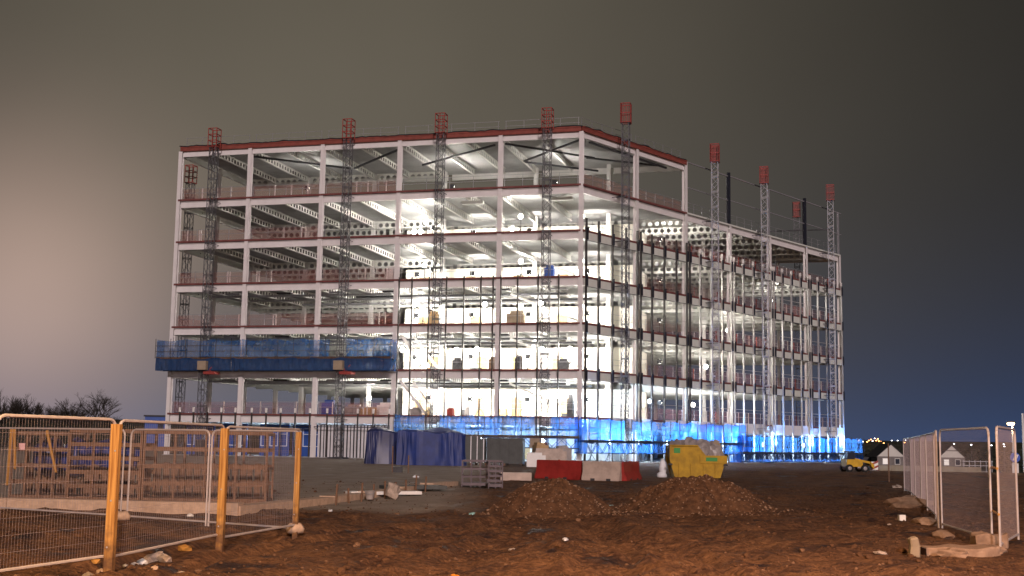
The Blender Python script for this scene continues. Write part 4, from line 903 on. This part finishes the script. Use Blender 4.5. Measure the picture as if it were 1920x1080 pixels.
# ------------------------------------------------------------------ telehandler
def telehandler():
    Y = 150.; p = at(1598, 880, Y); o = thing('telehandler', 'small yellow telehandler with lowered boom at the right end of the building', 'telehandler', (p.x, p.y, -.02), .1); o.scale = (.68, .68, .68)
    m = MB(); m.poly([(-.85, -.8, .55), (.8, -.8, .55), (.8, -.8, 1.0), (.2, -.8, 1.25), (-.85, -.8, 1.3)], (0, 1.6, 0)); m.build('body', M['yellow2'], o)
    c = MB(); 
    for x, y in ((-.75, -.75), (-.05, -.75), (-.75, .1), (-.05, .1)): c.tube((x, y, 1.3), (x + .05, y, 2.05), .045, n=4)
    c.box(-.78, -.8, 2.05, .05, .15, 2.13); c.build('cab', M['black'], o)
    MB().box(-.72, -.76, 1.32, -.05, .1, 2.0).build('cab_glass', M['glass'], o)
    m = MB(); m.tube((-.6, -.55, 1.45), (1.75, -.55, .95), .15, n=4); m.build('boom', M['yellow2'], o)
    m = MB(); m.poly([(1.6, -.8, 1.08), (2.0, -.8, .78), (2.0, -.8, .35), (1.7, -.8, .6)], (0, .5, 0)); m.build('boom_head', M['yellow2'], o)
    m = MB(); m.box(1.95, -.1, .2, 2.02, .95, .6); m.box(2.02, .05, .2, 2.7, .15, .26); m.box(2.02, .7, .2, 2.7, .8, .26); m.build('forks', M['dark'], o)
    for x in (-.6, 1.0):
        for y in (-.95, .65):
            w = MB().lathe((x, y, .40), [(.22, 0), (.38, .03), (.40, .10), (.40, .2), (.38, .27), (.22, .30)], 18, 'y').build('tyre', M['tyre'], o)
            MB().lathe((x, y - .012, .40), [(.08, -.02), (.19, 0), (.19, .01)], 14, 'y').build('rim', M['bag'], w)
telehandler()

# ------------------------------------------------------------------ rubble at the feet of the left fence and the right edge
def lump(px, py, z0, r, mt, label, seed, name='stone', cat='stone', grp=None, sq=.7, el=1.3):
    d = ray(px, py); t = (gbase(d.x * 18 / d.y, 18) + z0 - EYE) / d.z; p = d * t; z = ground_z(p.x, p.y)
    m = MB(); m.ico((0, 0, 0), (r * el, r, r * sq), seed, 1, .30 if r > .12 else .2, 2 if r > .12 else 1)
    bmz = max(r * sq * .45, .02)
    return tag(m.build(name, M[mt], None, (p.x, p.y, z + bmz), seed * .7), label, cat, grp)
S_ = 'stones at the foot of the left fence'
for j, (px, py, r, mt, lab) in enumerate((
    (178, 1060, .085, 'wood', 'pale split stick-shaped stone left of the nearest timber post'), (208, 1063, .07, 'stone', 'flat pale stone just at the foot of the nearest timber post'),
    (137, 1075, .07, 'white', 'white stone at the bottom edge, left of the nearest post'), (165, 1078, .08, 'stone', 'brown stone at the bottom edge left of the nearest post'), (190, 1075, .09, 'conc', 'grey stone at the bottom edge below the split stone'),
    (235, 1064, .045, 'white', 'smallest white stone right of the nearest timber post'), (252, 1062, .06, 'white', 'round white stone, middle one of the white trio'), (267, 1055, .075, 'white', 'largest round white stone of the trio right of the nearest post'),
    (290, 1042, .17, 'stone', 'large flat pink-grey slab stone between the first two posts'), (308, 1048, .12, 'stone', 'pinkish stone in front of the large flat slab'), (346, 1036, .11, 'wood', 'orange lit block between the first and second posts'),
    (333, 1066, .055, 'orange', 'small bright orange lump below the orange lit block'), (340, 1076, .09, 'stone', 'pale pink stone at the bottom edge under the orange lump'), (290, 1068, .06, 'conc', 'grey stone below the white trio'), (245, 1072, .09, 'soil', 'dark earthy clod beside the nearest post'),
    (850, 1076, .07, 'orange', 'bright yellowish lump at the bottom edge of the mud'), (356, 975, .07, 'white', 'white stone lying behind the fence rail'), (440, 962, .09, 'stone', 'pale stone on the mud before the kerb'))):
    lump(px, py, 0, r, mt, lab, j + 3, 'stone', 'stone', S_)
# broken concrete edge on the right
for j, (px, py, r, mt, lab, el) in enumerate((
    (1785, 1046, .15, 'muddy', 'small rough lump in front of the long broken slab', 1.4), (1862, 1042, .16, 'muddy', 'rough lump at the foot of the doubled uprights', 1.5),
    (1735, 985, .24, 'muddy', 'rounded concrete lump below the receding mesh fence', 1.5), (1765, 1008, .18, 'muddy', 'lower rough lump in front of the receding mesh fence', 1.4), (1702, 955, .34, 'muddy', 'long slab left of the receding mesh fence', 1.8), (1712, 938, .22, 'muddy', 'slab end left of the fence, farther away', 1.6), (1682, 915, .18, 'stone', 'far pale lump by the stakes', 1.4), (1690, 1040, .10, 'soil', 'brown lump left of the yellowish block', 1.2), (1668, 985, .06, 'stone', 'small pale stone on the mud left of the concrete lumps', 1.2), (1650, 1045, .07, 'stone', 'lowest small pale stone of the right hand rubble', 1.6))):
    lump(px, py, .0, r, mt, lab, j + 40, 'concrete_lump', 'concrete lump', 'broken concrete along the right edge', .5, el)
def broken(px, py, pts, h, mt, label, seed):
    d = ray(px, py); t = (gbase(d.x * 18 / d.y, 18) - EYE) / d.z; p = d * t; m = MB(); m.poly([(x, y, -.1) for x, y in pts], (0, 0, h + .1)); me = m.mesh('concrete_slab', M[mt]); bm = bmesh.new(); bm.from_mesh(me)
    bmesh.ops.bevel(bm, geom=bm.edges[:], offset=.02, segments=1, affect='EDGES'); bmesh.ops.triangulate(bm, faces=bm.faces[:]); bmesh.ops.subdivide_edges(bm, edges=bm.edges[:], cuts=2, use_grid_fill=True)
    for v in bm.verts: v.co += Vector((noise.noise(v.co * 4 + Vector((seed, 0, 0))), noise.noise(v.co * 4 + Vector((0, seed, 0))), noise.noise(v.co * 4 + Vector((0, 0, seed))))) * .055
    bm.to_mesh(me); bm.free(); tag(put(me, 'concrete_slab', None, (p.x, p.y, ground_z(p.x, p.y))), label, 'concrete slab', 'broken concrete along the right edge')
broken(1718, 1046, [(-.07, 0), (.06, .03), (.07, .30), (-.05, .28)], .28, 'hoard', 'yellowish upright concrete block left of the dark gap on the right', 2)
broken(1800, 1044, [(-.50, 0), (-.1, -.06), (.42, -.02), (.70, .12), (.74, .55), (.1, .75), (-.48, .6)],  .11, 'muddy', 'long broken slab right of the dark gap, under the right mesh panels', 5)
broken(1860, 1030, [(-.25, 0), (.3, .05), (.45, .4), (-.2, .5)], .20, 'muddy', 'flat slab corner under the doubled uprights', 8)

# ------------------------------------------------------------------ bare trees on the left
def tree(px, top_y, Y, label, seed, spread=.5, bush=False, trunks=1):
    rd = random.Random(seed); p = at(px, 815, Y); H = at(px, top_y, Y).z - gbase(p.x, p.y); o = thing('bare_tree', label, 'tree', (p.x, p.y, gbase(p.x, p.y)), 0, 'bare winter trees')
    t, c = MB(), MB()
    def grow(pt, d, L, r, lev):
        q = pt + d * L; (t if lev < 2 else c).tube(pt, q, r, r * .66, n=5 if lev < 2 else 3, caps=False)
        if lev >= 6: return
        n = 3 if lev < 1 else rd.choice((2, 3, 3, 4) if lev < 5 else (2, 3))
        for _ in range(n):
            e = (d + Vector((rd.gauss(0, spread), rd.gauss(0, spread), rd.uniform(-.05, .35)))).normalized()
            grow(pt + d * L * rd.uniform(.6, 1), e, L * rd.uniform(.66, .86), r * .62, lev + 1)
    for k in range(trunks): grow(Vector((rd.uniform(-1, 1) * (trunks > 1) * 1.6, 0, -.2)), Vector((rd.gauss(0, .12 if not bush else .4), rd.gauss(0, .1), 1)).normalized(), H * .25, H * .018 + .03, 0)
    k = H / max(v[2] for v in c.v)
    for b in (t, c): b.v = [(v[0] * k, v[1] * k, v[2] * k) for v in b.v]
    t.build('trunk', M['bark'], o); c.build('crown', M['bark'], o)
for j, a in enumerate(((8, 726, 300, 'tall bare tree at the far left edge', .42), (32, 735, 305, 'second bare tree from the left edge, slightly lower', .40), (63, 752, 310, 'small bare tree in the gap between the tall clumps', .38), (80, 754, 300, 'slender bare tree left of the broad one', .38), (112, 752, 300, 'low bare tree just left of the broad spreading one', .5), (165, 728, 295, 'broadest spreading bare tree, tallest of the right clump', .55), (140, 755, 305, 'dense low bare tree under the broad one', .6), (203, 764, 298, 'rounded low bare tree at the right end of the clump', .6))):
    tree(a[0], a[1], a[2], a[3], j + 1, a[4], trunks=2 if j in (0, 5, 6) else 1)
m = MB(); rd = random.Random(4)
for j in range(2600):
    px = rd.uniform(-60, 330); Y = rd.uniform(286, 292); p = at(px, 800, Y); z = rd.uniform(0, 1) ** .8 * (3.0 + .8 * noise.noise(Vector((p.x * .3, 0, 0))))
    s = rd.uniform(.12, .3); a = [Vector((rd.uniform(-s, s), rd.uniform(-s, s), rd.uniform(-s, s))) for _ in range(3)]; c = Vector((p.x, p.y, z)); m.quad(*(c + q for q in a))
tag(setk(m.build('hedge', M['hedge']), 'stuff'), 'dark hedge line behind the left yard', 'hedge')
m = MB(); rd = random.Random(14)
for j in range(5200):
    px = rd.uniform(1585, 1930); Y = rd.uniform(520, 640); p = at(px, 840, Y); top = 5.6 + 2.2 * noise.noise(Vector((p.x * .09, 1, 0))) + .9 * noise.noise(Vector((p.x * .4, 1, 0))); z = -6.5 + rd.random() ** .7 * (top + 2.5)
    s = rd.uniform(.25, .65); a = [Vector((rd.uniform(-s, s), rd.uniform(-s, s), rd.uniform(-s, s))) for _ in range(3)]; c = Vector((p.x, p.y, z)); m.quad(*(c + q for q in a))
tag(setk(m.build('treeline', M['hedge']), 'stuff'), 'dark far treeline behind the houses on the right', 'treeline')
p = at(296, 790, 270); o = thing('blue_cabin', 'blue flat roofed cabin far behind the left end of the building', 'cabin', (p.x, p.y, 0), .1)
MB().box(-1.3, -1.5, 0, 1.3, 1.5, 4.15).build('wall', M['cabin'], o); MB().box(-1.45, -1.65, 4.16, 1.45, 1.65, 4.35).build('roof', M['tile'], o); MB().box(.3, -1.56, 2.4, 1.0, -1.503, 3.3).build('window', M['glass'], o)

# ------------------------------------------------------------------ houses, hoarding, lamps and far lights on the right
def house(px, apex_y, eave_y, Y, w, label, gable='rend', lit=True, vent=False):
    p = at(px, eave_y, Y); zb = gbase(p.x, p.y); ze = p.z; za = at(px, apex_y, Y).z; D = 9
    o = thing('gabled_house', label, 'house', (p.x, p.y, zb), -.06, 'new gabled houses beyond the site'); e, a = ze - zb, za - zb
    MB().box(-w/2, 0, 0, w/2, D, e).build('wall', M['brick'], o)
    MB().poly([(-w/2, .02, e + .01), (w/2, .02, e + .01), (0, .02, a - .1)], (0, .25, 0)).build('gable', M[gable], o)
    for s in (-1, 1): MB().poly([(0, -.12, a), (s * (w/2 + .25), -.12, e - .1), (s * (w/2 + .25), -.12, e - .25), (0, -.12, a - .16)], (0, D + .3, 0)).build('roof', M['tile'], o)
    if vent: MB().box(-w*.2, -.02, e + (a - e) * .50, w*.2, .018, e + (a - e) * .58).build('gable_band', M['brick'], o)
    for i, x in enumerate((-w*.22, w*.22)):
        f = MB().box(x - .5, -.05, e - 1.5, x + .5, -.003, e - .35).build('window', M['white'], o); MB().box(x - .42, -.062, e - 1.42, x + .42, -.053, e - .43).build('pane', M['glow'] if lit and i == 0 else M['glass'], f)
    MB().box(w*.5 - 1.6, -.05, 0, w*.5 - .7, -.003, 2.1).build('door', M['white'], o)
house(1671, 832, 856, 420, 5.3, 'white gabled house behind the lone stake, left of the mesh fence')
house(1785, 834, 858, 420, 4.9, 'white gabled house with a dark band in its gable, seen through the mesh', vent=True)
p = at(1828, 850, 420); o = thing('scaffold_shell', 'house shell in scaffolding right of the banded gable house', 'house shell', (p.x, p.y, gbase(p.x, p.y)))
MB().box(-2.2, 0, 0, 2.4, 6, 5.4).build('wall', M['brick'], o); m = MB()
for x in np.linspace(-2.6, 2.8, 6): m.tube((x, -1, 0), (x, -1, 7.4), .06, n=4)
for z in (2.2, 4.4, 6.4, 7.2): m.tube((-2.8, -1, z), (3, -1, z), .06, n=4)
m.build('scaffold', M['galv'], o)
for z in (2.1, 4.3): MB().box(-2.7, -1.1, z - .1, 2.9, -.3, z).build('scaffold_boards', M['woodd'], o)
p = at(1634, 860, 430); o = thing('dark_house', 'dark unlit house between the telehandler and the first gabled house', 'house', (p.x, p.y, gbase(p.x, p.y)))
MB().box(-2.2, 0, 0, 2.2, 8, 5.6).build('wall', M['brick'], o); MB().poly([(-2.4, -.2, 5.55), (2.4, -.2, 5.55), (1.5, -.2, 7.2), (-1.5, -.2, 7.2)], (0, 8.4, 0)).build('roof', M['tile'], o)
for x in (-1.2, .9): MB().box(x - .5, -.05, 3.4, x + .5, -.003, 4.6).build('window', M['glass'], o)
# timber hoarding along the far edge of the site
a, b = at(1648, 880, 215), at(1842, 880, 205)
zh = -1.5; o = thing('site_hoarding', 'pale timber hoarding running in front of the houses', 'hoarding', (a.x, a.y, zh), math.atan2(b.y - a.y, b.x - a.x)); L = (b - a).length; n = int(L / 1.22)
for i in range(n): MB().box(i * 1.22 + .01, (i % 3) * .012, -.2, (i + 1) * 1.22 - .01, .03 + (i % 3) * .012, 1.5 + .03 * (i % 2)).build('panel', M['hoard'], o)
for q, (px, Y, mt, h, w, lab) in enumerate(((1824, 200, 'white', .7, .35, 'white notice box on the ground before the hoarding'), (1888, 200, 'yellow', .95, .16, 'taller yellow bollard right of the hoarding'), (1877, 198, 'yellow', .5, .14, 'shorter yellow bollard right of the hoarding'), (1684, 205, 'white', .7, .3, 'white board leaning on the hoarding by the lone stake'))):
    p = at(px, 885, Y); tag(MB().box(-w/2, -.08, 0, w/2, .08, h).build('bollard' if mt == 'yellow' else 'notice_board', M[mt], None, (p.x, p.y, gbase(p.x, p.y))), lab, 'bollard' if mt == 'yellow' else 'board')
p = at(1640, 880, 190); o = thing('chevron_board', 'red and white striped board right of the telehandler', 'road sign', (p.x, p.y, gbase(p.x, p.y)), 0)
MB().box(-.32, 0, .1, .32, .04, 1.35).build('board', M['white'], o)
for q in range(3): MB().poly([(-.32, -.004, .2 + .4*q), (.32, -.004, .5 + .4*q), (.32, -.004, .68 + .4*q), (-.32, -.004, .38 + .4*q)], (0, .003, 0)).build('stripe', M['redp'], o)
p = at(1904, 870, 150); o = thing('road_sign', 'blue and white round road sign below the street lamp', 'road sign', (p.x, p.y, gbase(p.x, p.y)))
MB().tube((0, .06, 0), (0, .06, 1.5), .04, n=6).build('pole', M['galv'], o); MB().lathe((0, 0, 1.15), [(.34, 0), (.34, .03)], 22, 'y').build('disc', M['sign'], o); MB().poly([(-.2, -.006, .95), (.05, -.006, .95), (.25, -.006, 1.35), (0, -.006, 1.35)], (0, .004, 0)).build('stripe', M['white'], o); MB().box(-.22, .02, .1, .22, .05, .75).build('plate', M['white'], o)
def street_lamp(x, y, h, label, w, col, lens, vis=True, arm=(-.9, 0), pr=.25, lr=1.):
    z = gbase(x, y); o = thing('street_lamp', label, 'street lamp', (x, y, z), 0, 'street lamps')
    MB().tube((0, 0, 0), (0, 0, h), .09, .05, n=8).build('pole', M['galv'], o)
    MB().tube((0, 0, h), (arm[0], arm[1], h + .12), .04, n=6).build('arm', M['galv'], o)
    hd = MB().box(arm[0] - .3, arm[1] - .13, h + .08, arm[0] + .3, arm[1] + .13, h + .2).build('lamp_head', M['dark'], o)
    MB().lathe((arm[0], arm[1], h - .12), [(.05 * lr, 0), (.16 * lr, .06), (.19 * lr, .13), (.17 * lr, .195)], 12).build('lens', M[lens], hd)
    plight('lamp_bulb', (arm[0], arm[1], h - .32), w, col, pr, o)
p = at(1897, 795, 170); street_lamp(p.x + .05, p.y, p.z - gbase(p.x, p.y), 'lit street lamp at the right edge behind the mesh panel', 700, (1., .72, .38), 'lampo', arm=(-.12, 0), pr=.3, lr=1.5)
p = at(1917, 775, 165); tag(MB().tube((0, 0, 0), (0, 0, p.z), .09, .07, n=8).build('pale_pole', M['white'], None, (p.x, p.y, 0)), 'tall pale pole at the right edge beside the street lamp', 'pole')
# roadside sodium lamps standing outside the picture, either side of the camera
street_lamp(-5.2, 7.0, 8.2, 'sodium street lamp outside the picture on the left verge', 7000, (1., .55, .19), 'lampo', arm=(.9, 0))
street_lamp(7.2, 9.2, 8.2, 'sodium street lamp outside the picture on the right verge', 7200, (1., .60, .42), 'lampo', arm=(-.9, 0))
XS = [1610, 1618, 1626, 1633, 1638, 1643, 1640, 1648, 1652, 1646, 1651, 1657, 1629, 1636]
ORD = ['nearest', 'second', 'third', 'fourth', 'fifth', 'sixth', 'seventh', 'eighth', 'ninth', 'tenth']
for j, (px, py, c) in enumerate(((1610, 826, 'O'), (1618, 828, 'W'), (1626, 829, 'O'), (1633, 824, 'O'), (1638, 830, 'O'), (1643, 826, 'O'), (1640, 822, 'W'), (1648, 827, 'O'), (1652, 830, 'O'), (1646, 823, 'O'), (1651, 836, 'W'), (1657, 833, 'O'), (1629, 826, 'O'), (1636, 827, 'W'), (1672, 826, 'W'), (1683, 826, 'W'), (1696, 830, 'O'), (1698, 825, 'W'), (1754, 845, 'W'), (1789, 832, 'W'), (1821, 834, 'W'), (1859, 835, 'W'), (1883, 837, 'W'), (1882, 833, 'W'))):
    Y = 1350 + (j * 37) % 160; p = at(px, py, Y)
    if px > 1740: Y = 500; p = at(px, py, Y)
    k = .34 * KD if px > 1740 else (.95 if c == 'O' else .75) * KD
    o = thing('far_lamp', ('orange' if c == 'O' else 'white') + ' far street light, ' + (f'{["first", "second", "third", "fourth", "fifth", "sixth", "seventh", "eighth", "ninth", "tenth", "eleventh", "twelfth", "thirteenth", "last"][sorted(q for q in XS if q < 1660).index(px)]} from the left in the hill cluster beyond the netting' if px < 1660 else f'{ORD[j - 14]} to the right of the orange hill cluster'), 'street light', (p.x, p.y, gbase(p.x, p.y)), 0, 'orange far lights on the hillside' if c == 'O' else 'white far lights on the hillside')
    h = max(.5, p.z - gbase(p.x, p.y)); MB().tube((0, 0, 0), (0, 0, h), .12, .08, n=5).build('pole', M['dark'], o); MB().ico((0, 0, h), k, 1, .6, 0, 1).build('lamp', M['far' + c], o)
